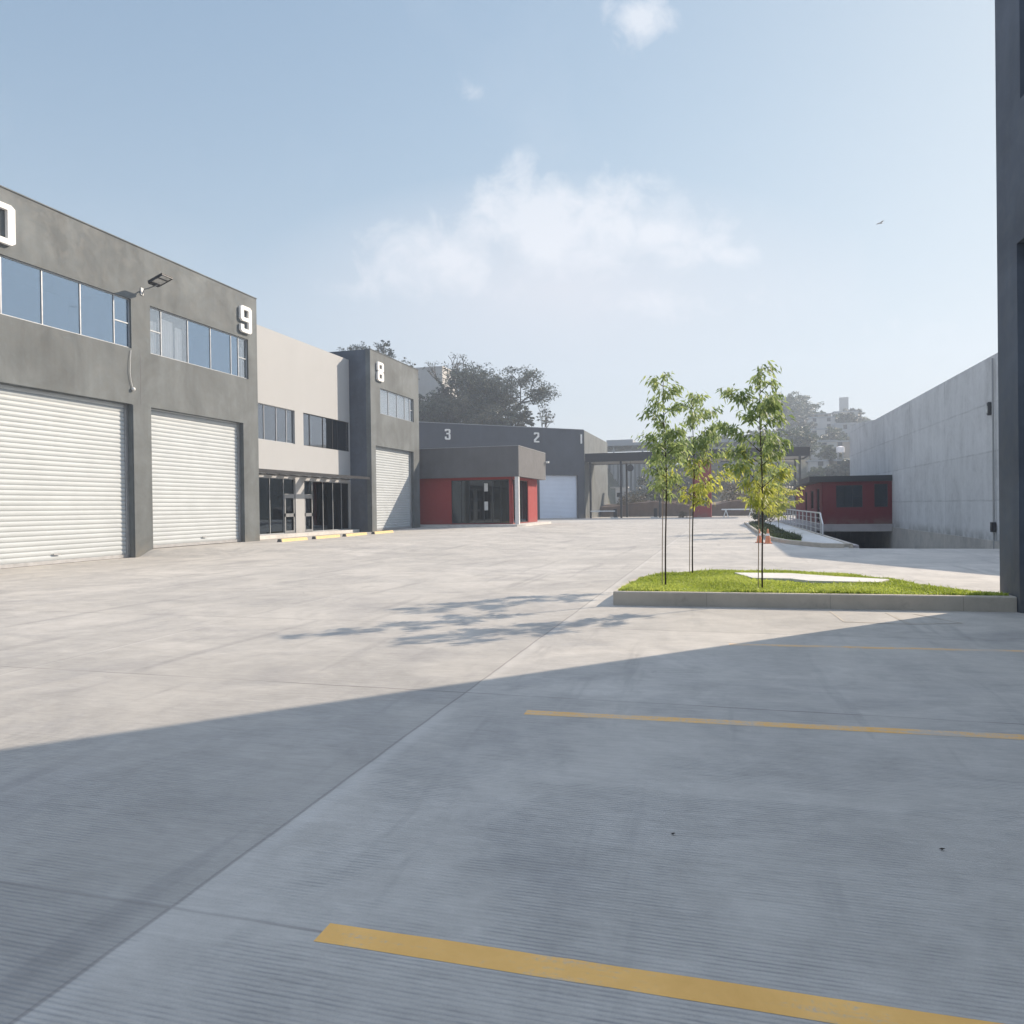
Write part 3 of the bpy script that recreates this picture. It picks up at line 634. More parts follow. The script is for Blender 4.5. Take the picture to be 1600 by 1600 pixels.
# ---------------------------------------------------------------- near building at the right edge (mirror of the left one)
nr = thing('warehouse', 'dark near warehouse corner standing at the right edge of the photo', 'warehouse')
RX = 4.05
f = Facade(nr, (RX, 0, 0), UY, (-1, 0, 0))
f.wall(-16.0, 13.08, -0.1, 11.0, [(6.4, 12.28, -0.09, 5.24), (-0.5, 5.4, -0.09, 5.24), (-7.4, -1.5, -0.09, 5.24), (6.4, 12.11, 7.2, 8.95), (-0.5, 5.4, 7.2, 8.95)], 'shaded_blue_stucco', 0.3)
for a, b in ((6.4, 12.28), (-0.5, 5.4), (-7.4, -1.5)): f.roller(a, b, 0.0, 5.24)
f.window(6.4, 12.11, 7.2, 8.95, (7.2, 8.6, 10.0, 11.3), (0, 4)); f.window(-0.5, 5.4, 7.2, 8.95, (0.2, 1.6, 3.0, 4.5), (0, 4))
f.room(6.2, 12.4, 7.0, 9.2); f.room(-0.7, 5.6, 7.0, 9.2)
bm = bmesh.new(); box(bm, RX + 0.3, 30, 12.78, 13.08, -0.1, 11.0); box(bm, RX + 0.3, 30, -16, -15.7, -0.1, 11.0); box(bm, 29.7, 30, -15.7, 12.78, -0.1, 11.0); link('side_wall', bm, 'shaded_blue_stucco', nr)
link('roof', B(RX + 0.3, 29.7, -15.7, 12.78, 10.3, 10.45), 'roof_sheet', nr)

# ---------------------------------------------------------------- tall cast concrete wall on the right
bm = bmesh.new(); prof = [(21.5, 3.6), (33.0, 7.45), (59.0, 7.5), (66, 8.0), (70.2, 8.12)]  # near end is unseen, its sloping top shaped to cast the road shadow
a = []; b = []
for xx, lst in ((10.5, a), (10.85, b)):
    for (y, z) in prof: lst.append((bm.verts.new((xx, y, -7.0)), bm.verts.new((xx, y, z))))
for i in range(len(prof) - 1):
    bm.faces.new((a[i][0], a[i + 1][0], a[i + 1][1], a[i][1])); bm.faces.new((b[i][0], b[i][1], b[i + 1][1], b[i + 1][0])); bm.faces.new((a[i][1], a[i + 1][1], b[i + 1][1], b[i][1])); bm.faces.new((a[i][0], b[i][0], b[i + 1][0], a[i + 1][0]))
for i in (0, -1): bm.faces.new((a[i][0], a[i][1], b[i][1], b[i][0]))
rw = tag(link('concrete_wall', bm, 'retaining_concrete'), 'tall pale cast concrete boundary wall in shade with pour joints', 'wall')

# ramp lining, guard house on its bridge slab
rl = struct(link('ramp_wall', boxes([(4.42, 4.592, 28.9, 78.8, -6.5, 0.1), (4.62, 10.4, 78.6, 78.84, -6.5, 0.1), (10.43, 10.8, 70.25, 78.8, -6.5, 0.12)]), 'slab_concrete'))
gh = thing('guard_house', 'dark red guard house on a concrete slab over the ramp', 'guard house')
GX0, GX1, GY = 6.3, 10.49, 53.5
f = Facade(gh, (0, GY, 0), (1, 0, 0), (0, -1, 0))
f.wall(GX0, GX1, 0.2, 2.98, [(7.15, 8.75, 1.3, 2.75), (9.45, 10.25, 1.3, 2.8)], 'dark_red_paint', 0.2)
f.window(7.15, 8.75, 1.3, 2.75, (8.15,), (1,), 'dark_glass', 'dark_metal', rec=0.05); f.window(9.45, 10.25, 1.3, 2.8, (), (), 'dark_glass', 'dark_metal', rec=0.05)
f.room(6.6, 10.45, 0.6, 2.9, 2.5, 0.21)
f = Facade(gh, (GX0, 0, 0), UY, (-1, 0, 0))
f.wall(GY + 0.005, 72.0, 0.2, 2.98, [(55.0, 56.6, 0.3, 2.6), (58.5, 60.3, 1.2, 2.5), (63, 64.2, 0.3, 2.5)], 'dark_red_paint', 0.2)
for a_, b_, c_, d_ in ((55.0, 56.6, 0.3, 2.6), (58.5, 60.3, 1.2, 2.5), (63, 64.2, 0.3, 2.5)): f.window(a_, b_, c_, d_, (), (), 'dark_glass', 'dark_metal', rec=0.05, name='door' if c_ < 1 else 'window')
f.room(54.2, 66, 0.25, 2.9, 2.0, 0.21)
bm = bmesh.new(); box(bm, GX0 + 0.2, GX1, 71.8, 72.0, 0.2, 2.98); link('back_wall', bm, 'dark_red_paint', gh)
link('roof', boxes([(5.5, GX1, GY - 0.15, 60.5, 2.985, 3.36), (6.1, GX1, 60.5, 72.2, 2.985, 3.1)]), 'dark_metal', gh)
link('floor_slab', B(GX0 - 0.1, GX1, GY - 0.3, 78.5, -0.27, 0.197), 'slab_concrete', gh)
link('ramp_light_cover', B(4.6, GX0 - 0.101, GY + 1.2, 78.5, -0.27, 0.14), 'slab_concrete', gh)  # slab added over the side gap to keep light out of the ramp

# ---------------------------------------------------------------- entrance canopy and gate tower
gc = thing('entrance_canopy', 'long dark flat canopy spanning the entrance beyond the young trees', 'canopy')
bm = bmesh.new(); box(bm, -16.42, 9.65, 92.6, 92.9, 7.05, 8.1); box(bm, 9.35, 9.65, 92.9, 100.0, 7.05, 8.1); box(bm, -16.42, 9.35, 99.7, 100.0, 7.05, 8.1); link('fascia', bm, 'canopy_steel', gc)
link('soffit', B(-16.42, 9.35, 92.9, 99.7, 7.1, 7.3), 'roof_sheet', gc)
for (x, y) in ((-15.9, 93.3), (-12.1, 93.3), (-7.4, 93.3), (8.6, 93.3), (-12.1, 99.2), (8.6, 99.2)): link('post', B(x - 0.12, x + 0.12, y - 0.12, y + 0.12, 0.0, 7.1), 'dark_metal', gc)
gt = thing('gate_tower', 'dark red square gate booth tower standing under the entrance canopy', 'tower')
f = Facade(gt, (0, 93.4, 0), (1, 0, 0), (0, -1, 0)); f.wall(-3.5, -1.35, 0.0, 7.08, [(-3.0, -1.75, 1.45, 3.25)], 'tower_red_paint', 0.2)
f.window(-3.0, -1.75, 1.45, 3.25, (-2.3,), (), 'dark_glass', 'dark_metal', rec=0.05)
link('side_wall', boxes([(-3.5, -3.3, 93.6, 95.4, 0, 7.08), (-1.55, -1.35, 93.6, 95.4, 0, 7.08), (-3.3, -1.55, 95.2, 95.4, 0, 7.08)]), 'tower_red_paint', gt)
def barrier(x, y, arm, lab):
    t = thing('barrier_gate', lab, 'barrier', (x, y, 0.08), 0, 'barrier gates under the canopy')
    link('cabinet', B(-0.2, 0.2, -0.2, 0.2, 0.12, 1.15, bev=0.04), 'black_rubber', t)
    link('base', B(-0.55, 0.35, -0.35, 0.35, 0, 0.12), 'walk_concrete', t)
    if arm:
        bm = bmesh.new(); box(bm, min(0, arm), max(0, arm), -0.26, -0.2, 0.82, 0.94, bev=0.01); link('arm', bm, 'cone_white', t)
barrier(-12.6, 91.6, -3.0, 'black barrier cabinet beside the left canopy post with its white arm lowered')
barrier(-7.8, 91.6, 0, 'black barrier cabinet beside the second canopy post without an arm')
t = thing('trestle', 'pale bar on splayed legs closing the lane right of the gate tower', 'barrier', (0.2, 91.0, 0.08))
link('bar', B(-0.4, 3.3, -0.05, 0.05, 0.85, 1.0), 'cone_white', t)
for q in (0.1, 2.9):
    bm = bmesh.new(); tube(bm, [(q - 0.28, 0, 0), (q, 0, 0.86)], 0.05, 6); tube(bm, [(q + 0.28, 0, 0), (q + 0.01, 0.02, 0.86)], 0.05, 6); link('leg', bm, 'cone_white', t)
t = thing('hanging_sign', 'small round dark disc hanging under the left end of the canopy', 'sign', (-10.9, 93.0, 6.2))
bm = bmesh.new(); bmesh.ops.create_cone(bm, cap_ends=True, segments=24, radius1=0.42, radius2=0.42, depth=0.08, matrix=Matrix.Rotation(math.pi / 2, 4, 'X')); link('disc', bm, 'dark_metal', t)
bm = bmesh.new(); tube(bm, [(0, 0, 0.4), (0, 0, 0.9)], 0.02, 6); link('rod', bm, 'dark_metal', t)

# ---------------------------------------------------------------- kerbs, islands, walk
def kerb_island(name, outline, h, w, fillmat, zs_):
    n = len(outline); P_ = [Vector((x, y)) for x, y in outline]; inn = []
    ar = sum(P_[i].x * P_[(i + 1) % n].y - P_[(i + 1) % n].x * P_[i].y for i in range(n)); sg = 1 if ar > 0 else -1
    for i in range(n):
        t = (P_[(i + 1) % n] - P_[i - 1]).normalized(); inn.append(P_[i] + Vector((-t.y, t.x)) * w * sg)
    bm = bmesh.new(); bv = 0.015
    rings = [[(p.x, p.y, gz(p.x, p.y) - 0.05) for p in P_], [(p.x, p.y, zs_ + h - bv) for p in P_], [((p + (q - p) * 0.12).x, (p + (q - p) * 0.12).y, zs_ + h) for p, q in zip(P_, inn)],
             [(q.x, q.y, zs_ + h) for q in inn], [(q.x, q.y, zs_ + h - 0.12) for q in inn]]
    vr = [[bm.verts.new(c) for c in r] for r in rings]
    for a_, b_ in zip(vr, vr[1:]):
        for i in range(n): bm.faces.new((a_[i], a_[(i + 1) % n], b_[(i + 1) % n], b_[i]))
    k_ = link(name, bm, 'kerb_concrete'); return k_, inn
def smooth_loop(pts, sub=4):
    out = []; n = len(pts)
    for i in range(n):
        p0, p1, p2, p3 = [Vector(pts[(i + k) % n]) for k in (-1, 0, 1, 2)]
        for k in range(sub):
            t = k / sub; out.append(0.5 * ((2 * p1) + (-p0 + p2) * t + (2 * p0 - 5 * p1 + 4 * p2 - p3) * t * t + (-p0 + 3 * p1 - 3 * p2 + p3) * t ** 3))
    return [(p.x, p.y) for p in out]
island = [(-1.72, 12.14), (0, 12.2), (2, 12.28), (4.04, 12.36), (4.04, 12.9), (3.75, 12.95), (3.45, 13.35), (3.2, 14.0), (2.85, 15.0), (2.3, 15.9), (1.5, 16.35), (0.2, 16.25), (-0.7, 15.9), (-1.3, 15.3), (-1.65, 14.4), (-1.72, 13.2)]
kb, inn = kerb_island('kerb', island, 0.22, 0.13, None, 0.0)
tag(kb, 'long raised concrete kerb round the grass island with three saplings', 'kerb')
def inside(p, poly):
    c = False; n = len(poly); x, y = p
    for i in range(n):
        (x1, y1), (x2, y2) = poly[i], poly[(i + 1) % n]
        if (y1 > y) != (y2 > y) and x < (x2 - x1) * (y - y1) / (y2 - y1) + x1: c = not c
    return c
def soil(name, poly, z0, mound, cell, holes=()):
    xs_ = [p[0] for p in poly]; ys_ = [p[1] for p in poly]; bm = bmesh.new()
    vs = [bm.verts.new((p[0], p[1], z0)) for p in poly]; bm.faces.new(vs)
    bmesh.ops.triangulate(bm, faces=bm.faces[:])
    for _ in range(3): bmesh.ops.subdivide_edges(bm, edges=[e for e in bm.edges if e.calc_length() > cell], cuts=1, use_grid_fill=True)
    bmesh.ops.triangulate(bm, faces=bm.faces[:])
    for v in bm.verts:
        if not v.is_boundary: v.co.z += mound * (0.6 + 0.4 * math.sin(v.co.x * 2.1) * math.cos(v.co.y * 1.7))
    return link(name, bm, 'turf', smooth=True)
poly = [(p.x, p.y) for p in inn]
so = soil('soil', poly, 0.20, 0.035, 0.3); so['kind'] = 'structure'
patch = [(0.2, 15.3), (0.5, 14.25), (1.15, 14.2), (1.4, 13.85), (2.5, 13.75), (2.75, 14.3), (1.95, 14.75), (1.2, 15.3)]
prism('path', patch, 0.2, 0.272, 'walk_concrete')['kind'] = 'structure'
def grass(name, poly, n, z0, hmin, hmax, skip=None, seed=1, label='', mat='grass_blade', wid=1.0):
    r = random.Random(seed); V = []; Fc = []; xs_ = [p[0] for p in poly]; ys_ = [p[1] for p in poly]; c = 0
    while c < n:
        x, y = r.uniform(min(xs_), max(xs_)), r.uniform(min(ys_), max(ys_))
        if not inside((x, y), poly): continue
        if skip and inside((x, y), skip): continue
        dn = 0.5 + 0.5 * math.sin(x * 3.1 + 1.3 * math.sin(y * 2.3)) * math.sin(y * 2.7 + x)
        if r.random() > 0.3 + 0.7 * dn: continue
        h = r.uniform(hmin, hmax) * (0.55 + 0.75 * dn) * (1.6 if r.random() < 0.03 else 1); a = r.uniform(0, 6.283); w = r.uniform(0.006, 0.012) * wid; lx, ly = r.gauss(0, 0.5) * h, r.gauss(0, 0.5) * h
        ca, sa = math.cos(a) * w, math.sin(a) * w; k_ = len(V)
        V += [(x - ca, y - sa, z0), (x + ca, y + sa, z0), (x + lx * .4 + ca * .7, y + ly * .4 + sa * .7, z0 + h * .6), (x + lx * .4 - ca * .7, y + ly * .4 - sa * .7, z0 + h * .6), (x + lx, y + ly, z0 + h)]
        Fc += [(k_, k_ + 1, k_ + 2, k_ + 3), (k_ + 3, k_ + 2, k_ + 4)]; c += 1
    o = pydata(name, V, Fc, mat); o['kind'] = 'stuff'; tag(o, label, 'grass'); return o
grass('grass', poly, 56000, 0.215, 0.025, 0.062, patch, 1, 'bright short grass on the kerbed island under three saplings')

bed = [(1.62, 64), (1.66, 52), (1.7, 44), (1.78, 38), (1.95, 34.5), (2.35, 32.0), (2.95, 30.2), (3.42, 29.1), (4.38, 28.75), (4.4, 36), (4.4, 50), (4.4, 64), (3.0, 66), (2.0, 66)]
kb2, inn2 = kerb_island('kerb', bed, 0.16, 0.14, None, 0.0); tag(kb2, 'curved concrete kerb round the walk and planted bed before the guard house', 'kerb')
prism('pavement', [(p.x, p.y) for p in inn2], -0.02, 0.13, 'walk_concrete')['kind'] = 'structure'
gpoly = [(1.8, 58), (1.84, 48), (1.92, 39), (2.1, 35), (2.5, 32.6), (2.95, 31.6), (3.05, 33), (2.95, 38), (2.9, 46), (2.85, 58)]
prism('soil', gpoly, 0.12, 0.15, 'turf')['kind'] = 'structure'
grass('ground_cover', gpoly, 9000, 0.15, 0.06, 0.2, None, 5, 'darker green ground cover in the kerbed bed beside the walk', 'green_bush_leaf', 2.5)

# handrail along the ramp
hr = thing('handrail', 'galvanised metal handrail with upright posts along the ramp edge', 'railing')
pts = []
bm = bmesh.new(); tube(bm, [(4.3, 36.4, 0.65), (4.3, 37.4, 1.14), (4.35, 45, 1.16), (4.35, 53, 1.18), (4.35, 62, 1.2)], 0.035, 8); link('top_rail', bm, 'galvanised', hr)
bm = bmesh.new(); tube(bm, [(4.3, 36.4, 0.65), (4.28, 36.3, 0.14)], 0.035, 8); link('end_post', bm, 'galvanised', hr)
y = 37.4
while y < 62.5:
    link('post', B(4.3, 4.36, y - 0.03, y + 0.03, 0.12, 1.13), 'galvanised', hr); y += 2.05
for zz in (0.4, 0.65, 0.9):
    bm = bmesh.new(); tube(bm, [(4.33, 37.4, zz), (4.33, 62, zz)], 0.012, 6); link('mid_rail', bm, 'galvanised', hr)

# cones
def cone(x, y, lab, s=1.0):
    t = thing('traffic_cone', lab, 'traffic cone', (x, y, gz(x, y)), 0.2, 'orange cones beside the curved kerb')
    bm = bmesh.new(); prof_ = [(0.115, 0.03), (0.085, 0.2), (0.062, 0.32), (0.036, 0.47), (0.022, 0.56), (0.0, 0.57)]
    prev = None
    for r_, z_ in prof_:
        ring = [bm.verts.new((r_ * s * math.cos(a_ * math.pi / 8), r_ * s * math.sin(a_ * math.pi / 8), z_ * s)) for a_ in range(16)] if r_ else [bm.verts.new((0, 0, z_ * s))]
        if prev:
            for k_ in range(16):
                if len(ring) > 1: bm.faces.new((prev[k_], prev[(k_ + 1) % 16], ring[(k_ + 1) % 16], ring[k_]))
                else: bm.faces.new((prev[k_], prev[(k_ + 1) % 16], ring[0]))
        prev = ring
    link('body', bm, 'cone_orange', t, smooth=True)
    link('base', B(-0.14 * s, 0.14 * s, -0.14 * s, 0.14 * s, 0, 0.035 * s, bev=0.01), 'cone_orange', t)
    bm = bmesh.new(); ra = [bm.verts.new((0.071 * s * math.cos(a_ * math.pi / 8), 0.071 * s * math.sin(a_ * math.pi / 8), 0.30 * s)) for a_ in range(16)]; rb = [bm.verts.new((0.055 * s * math.cos(a_ * math.pi / 8), 0.055 * s * math.sin(a_ * math.pi / 8), 0.39 * s)) for a_ in range(16)]
    for k_ in range(16): bm.faces.new((ra[k_], ra[(k_ + 1) % 16], rb[(k_ + 1) % 16], rb[k_]))
    link('reflective_band', bm, 'cone_white', t)
cone(1.42, 32.6, 'orange traffic cone farther from the kerb, behind the right sapling trunk'); cone(1.72, 32.0, 'orange traffic cone nearer the curved kerb, right of the other', 1.05)

# yellow wheel stops before the office
for i, (a_, b_, lab) in enumerate(((28.2, 30.3, 'yellow wheel stop nearest the photographer, before the left storefront'), (31.0, 33.3, 'yellow wheel stop second in the row, before the white pier between storefronts'),
                    (33.9, 36.2, 'yellow wheel stop third in the row, before the right storefront'), (37.1, 39.5, 'yellow wheel stop farthest in the row, beside warehouse 8'))):
    t = thing('wheel_stop', lab, 'wheel stop', (-18.15, a_, 0.22), 0, 'yellow wheel stops before the office')
    bm = bmesh.new(); LQ = b_ - a_; pr = [(-0.11, 0), (0.11, 0), (0.07, 0.15), (-0.07, 0.15)]
    e0 = [bm.verts.new((x, 0.05, z)) for x, z in pr]; e1 = [bm.verts.new((x, LQ, z)) for x, z in pr]
    for k_ in range(4): bm.faces.new((e0[k_], e0[(k_ + 1) % 4], e1[(k_ + 1) % 4], e1[k_]))
    bm.faces.new(e1); link('block', bm, 'wheel_yellow', t)
    bm = bmesh.new(); a0 = [bm.verts.new((x * 1.02, -0.02, z)) for x, z in pr]; a1 = [bm.verts.new((x * 1.0, 0.05, z)) for x, z in pr]
    for k_ in range(4): bm.faces.new((a0[k_], a0[(k_ + 1) % 4], a1[(k_ + 1) % 4], a1[k_]))
    bm.faces.new(a0); bm.faces.new(a1); link('end_cap', bm, 'wheel_rubber', t)

# parking bay lines
def stripe(p, q, w, mat, lab):
    p, q = Vector(p), Vector(q); t = (q - p).normalized(); n_ = Vector((-t.y, t.x)) * w / 2
    bm = bmesh.new(); r = random.Random(7); N_ = 40; A_ = []; B_ = []
    for i in range(N_ + 1):
        c = p.lerp(q, i / N_)
        A_.append(bm.verts.new((*(c + n_ * (1 + r.gauss(0, 0.02))), 0.001))); B_.append(bm.verts.new((*(c - n_ * (1 + r.gauss(0, 0.02))), 0.001)))
    for i in range(N_): bm.faces.new((B_[i], B_[i + 1], A_[i + 1], A_[i]))
    tag(link('parking_line', bm, mat), lab, 'parking line', 'yellow parking lines on the yard')
stripe((-1.48, 2.545), (4.0, 2.56), 0.125, 'yellow_paint', 'broad yellow parking line nearest the photographer')
stripe((-1.5, 5.68), (4.0, 5.92), 0.125, 'worn_yellow_paint', 'middle yellow parking line crossing the shade')
stripe((0.05, 8.96), (4.0, 9.23), 0.12, 'faded_yellow_paint', 'faintest yellow parking line, nearest the grass island')
# drain cover before the island kerb
dc = bmesh.new()
for a_, b_ in (((1.5, 12.0), (1.55, 10.95)), ((2.25, 11.95), (2.33, 10.9)), ((1.55, 10.95), (2.33, 10.9)), ((2.6, 11.9), (3.0, 11.1)), ((2.33, 10.9), (3.0, 11.1))):
    p, q = Vector(a_), Vector(b_); t = (q - p).normalized() * 0.5; n_ = Vector((-t.y, t.x)) * 0.028
    vs = [dc.verts.new((*(c), 0.004)) for c in (p - n_, q - n_, q + n_, p + n_)]; dc.faces.new(vs)
tag(link('drain_channel', dc, 'kerb_concrete'), 'thin dark lines of a slab repair before the long kerb', 'repair joint')
r = random.Random(2)
for (x, y, lab_) in ((-0.25, 3.72, 'tiny dark dry leaf on the shaded concrete, leftmost of the three'), (0.95, 3.85, 'tiny dark dry leaf on the shaded concrete, between the other two'), (2.62, 4.35, 'tiny dark dry leaf on the shaded concrete, rightmost of the three')):
    bm = bmesh.new(); a_ = r.uniform(0, 6.28); l_, w_ = 0.014, 0.007
    pts_ = [(-l_, 0, 0.003), (-l_ * .2, w_, 0.008), (l_, 0, 0.012), (l_ * .1, -w_, 0.004)]
    vs = [bm.verts.new(p) for p in pts_]; bm.faces.new(vs)
    o = link('dry_leaf', bm, 'dry_leaf', loc=(x, y, 0.002), rotz=a_); tag(o, lab_, 'leaf', 'dry leaves on the shaded concrete')

# ---------------------------------------------------------------- wall lights, cables
fl = thing('flood_light', 'black solar flood light on a short arm above the left roller door', 'flood light', (FX, 22.47, 9.45))
bm = bmesh.new(); box(bm, 0, 0.03, -0.06, 0.06, -0.12, 0.14); link('wall_bracket', bm, 'white_frame', fl)
bm = bmesh.new(); tube(bm, [(0.02, 0, -0.1), (0.12, 0, 0.08), (0.3, 0, 0.1), (0.66, 0, 0.18)], 0.022, 8); link('arm', bm, 'steel_grey', fl)
hd = link('lamp_head', boxes([(0, 0.62, -0.27, -0.235, 0, 0.06), (0, 0.62, 0.235, 0.27, 0, 0.06), (-0.05, 0.1, -0.235, 0.235, -0.01, 0.06), (0.38, 0.42, -0.235, 0.235, 0, 0.05), (0.585, 0.62, -0.235, 0.235, 0, 0.05)]), 'dark_metal', fl, loc=(0.54, 0, 0.2))
hd.rotation_euler = (0, -0.36, 0)
link('solar_panel', B(-0.02, 0.63, -0.275, 0.275, 0.062, 0.08), 'dark_metal', hd); link('lens', B(0.1, 0.38, -0.235, 0.235, 0.02, 0.04), 'lens_glass', hd); link('lens', B(0.42, 0.585, -0.235, 0.235, 0.02, 0.04), 'lens_glass', hd)
cb = thing('wall_cable', 'thin white cable with a round junction box hanging below the window', 'cable', (FX + 0.02, 21.9, 0))
bm = bmesh.new(); tube(bm, [(0.01, -0.02, 7.25), (0.03, -0.08, 6.9), (0.03, -0.1, 6.5), (0.02, -0.05, 6.2), (0.02, 0.03, 5.95)], 0.012, 6); link('cable', bm, 'cable_plastic', cb)
bm = bmesh.new(); bmesh.ops.create_icosphere(bm, subdivisions=2, radius=0.07, matrix=Matrix.Translation((0.04, 0.04, 5.9))); link('junction_box', bm, 'cable_plastic', cb, smooth=True)
wl = thing('wall_lamp', 'small dark bulkhead lamp high on the concrete wall', 'wall lamp', (10.5, 34.75, 5.35))
link('housing', B(-0.14, 0, -0.09, 0.09, -0.28, 0.26, bev=0.03), 'dark_metal', wl); link('lens', B(-0.17, -0.141, -0.06, 0.06, -0.2, 0.1), 'lens_glass', wl)
dp = thing('downpipe', 'grey pipe with a junction box running up the concrete wall', 'pipe', (10.42, 34.28, 0))
bm = bmesh.new(); tube(bm, [(0, 0, -0.4), (0, 0, 7.3)], 0.035, 8); link('pipe', bm, 'steel_grey', dp); link('junction_box', B(-0.1, 0.04, -0.12, 0.12, 0.35, 0.75, bev=0.01), 'dark_metal', dp)
sl = thing('corner_light', 'small white flood light at the right roof corner of the red pavilion', 'flood light', (-13.1, 56.8, 4.95))
link('housing', B(-0.02, 0.22, -0.12, 0.12, 0, 0.14, bev=0.02), 'cone_white', sl); link('bracket', B(-0.1, -0.02, -0.05, 0.05, 0, 0.1), 'steel_grey', sl)

# ---------------------------------------------------------------- vegetation
def sapling(loc, H, seed, label, crown, nleaf, ylow=0.0, lean=(0, 0), group='young trees on the grass island', stake=True, mats=('sapling_leaf', 'yellow_leaf'), leaf=0.10):
    """crown: list of (z, radius) describing how far the branches reach at each height"""
    r = random.Random(seed); t = thing('young_tree', label, 'tree', loc, 0, group)
    bm = bmesh.new(); tr = []; n = 12
    for i in range(n + 1):
        k = i / n; tr.append(Vector((lean[0] * k + 0.035 * k * math.sin(k * 7 + seed), lean[1] * k + 0.03 * k * math.cos(k * 5 + seed), H * 0.97 * k)))
    rad = [0.0125 * (1 - 0.75 * i / n) + 0.0025 for i in range(n + 1)]; tube(bm, tr, rad, 7)
    def at(z):
        k = max(0, min(n - 1e-6, z / (H * 0.97) * n)); i = int(k); return tr[i].lerp(tr[i + 1], k - i)
    tips = []
    zs_ = [c[0] for c in crown]
    def rad_at(z):
        for (z0, r0_), (z1, r1_) in zip(crown, crown[1:]):
            if z0 <= z <= z1: return r0_ + (r1_ - r0_) * (z - z0) / (z1 - z0)
        return 0
    nb = int((zs_[-1] - zs_[0]) / 0.105)
    for b_ in range(nb):
        z = zs_[0] + (zs_[-1] - zs_[0]) * (b_ + r.random() * 0.8) / nb; R_ = rad_at(z) * r.uniform(0.45, 1.25)
        if R_ < 0.03: continue
        a_ = b_ * 2.4 + r.uniform(-0.5, 0.5); base = at(max(0.2, z - R_ * 0.55)); end = at(z) + Vector((math.cos(a_) * R_, math.sin(a_) * R_, 0))
        mid = base.lerp(end, 0.5) + Vector((0, 0, R_ * 0.12)); end.z += r.uniform(-0.08, 0.08)
        tube(bm, [base, mid, end], [0.007, 0.005, 0.0025], 5)
        tips.append((base, mid, end, R_))
        for q in range(r.choice((1, 2, 2, 3))):
            s_ = r.uniform(0.35, 0.9); st = (mid.lerp(end, (s_ - .5) * 2) if s_ > .5 else base.lerp(mid, s_ * 2)); e2 = st + Vector((r.gauss(0, 1), r.gauss(0, 1), r.uniform(-0.3, 0.6))).normalized() * R_ * r.uniform(0.25, 0.5)
            tube(bm, [st, e2], [0.004, 0.002], 4, cap=False); tips.append((st, st.lerp(e2, .5), e2, R_ * 0.5))
    link('trunk', bm, 'young_bark', t, smooth=True)
    if stake:
        bm = bmesh.new(); tube(bm, [(-0.06, 0.03, 0), (-0.045, 0.02, 0.9), (-0.025, 0.0, min(1.9, H * .45))], [0.0075, 0.0075, 0.007], 6); link('stake', bm, 'wood_stake', t)
    V = []; Fc = []; MI = []
    tot_ = sum(x[3] for x in tips)
    for (a0, m0, e0_, R_) in tips:
        for q in range(max(2, int(0.66 * nleaf * R_ / tot_))):
            s_ = r.uniform(0.25, 1.05); p = (m0.lerp(e0_, (s_ - .5) * 2) if s_ > .5 else a0.lerp(m0, s_ * 2)) + Vector((r.gauss(0, .055), r.gauss(0, .055), r.gauss(0, .05)))
            dn = (e0_ - a0); dn.z = 0; dn = (dn.normalized() if dn.length > 1e-4 else Vector((1, 0, 0))) + Vector((r.gauss(0, .7), r.gauss(0, .7), 0)); dn.z = -r.uniform(0.2, 2.0); dn.normalize()
            sd = dn.cross(Vector((r.gauss(0, 1), r.gauss(0, 1), r.gauss(0, 1)))).normalized(); l_ = leaf * r.uniform(0.6, 1.35); w_ = l_ * 0.17
            cv_ = Vector((0, 0, -l_ * 0.15)); k = len(V)
            V += [p, p + dn * l_ * .45 + sd * w_, p + dn * l_ * .5 + cv_ * .3, p + dn * l_ * .45 - sd * w_, p + dn * l_ + cv_]
            Fc += [(k, k + 1, k + 2), (k, k + 2, k + 3), (k + 2, k + 1, k + 4), (k + 2, k + 4, k + 3)]
            m_ = 1 if p.z < ylow * r.uniform(0.8, 1.2) else 0; MI += [m_] * 4
    o = pydata('crown', V, Fc, list(mats), t)
    o.data.polygons.foreach_set('material_index', MI)
    return t
sapling((-0.943, 12.88, 0.22), 3.66, 11, 'leftmost sapling on the grass island, slim with dark green leaves', [(1.55, 0.1), (1.95, 0.34), (2.35, 0.5), (2.6, 0.36), (3.0, 0.32), (3.35, 0.27), (3.62, 0.12)], 2500, 0.3, (0.03, 0))
sapling((-0.6, 15.38, 0.22), 3.68, 23, 'middle sapling on the grass island, with yellow lower leaves', [(1.45, 0.18), (1.8, 0.5), (2.2, 0.85), (2.6, 0.92), (2.9, 0.55), (3.35, 0.44), (3.65, 0.15)], 4300, 2.1, (0.06, 0))
sapling((0.593, 12.81, 0.22), 3.7, 37, 'tallest and rightmost sapling on the grass island, with wide loose crown', [(1.3, 0.22), (1.6, 0.48), (2.1, 0.68), (2.5, 0.66), (2.8, 0.74), (3.1, 0.62), (3.35, 0.38), (3.68, 0.14)], 4200, 1.9, (0.02, 0))
sapling((2.5, 44.1, 0.15), 4.4, 41, 'yellow green young tree farther away in the bed beside the walk', [(0.9, 0.3), (1.5, 1.15), (2.6, 1.4), (3.5, 1.0), (4.3, 0.3)], 2600, 3.2, (0, 0), 'young trees in the bed by the walk', False, leaf=0.19)
sapling((2.62, 39.3, 0.15), 3.6, 43, 'yellow green young tree nearer the handrail in the bed beside the walk', [(0.8, 0.25), (1.3, 0.95), (2.2, 1.05), (3.0, 0.7), (3.5, 0.2)], 2000, 2.6, (0, 0), 'young trees in the bed by the walk', False, leaf=0.18)

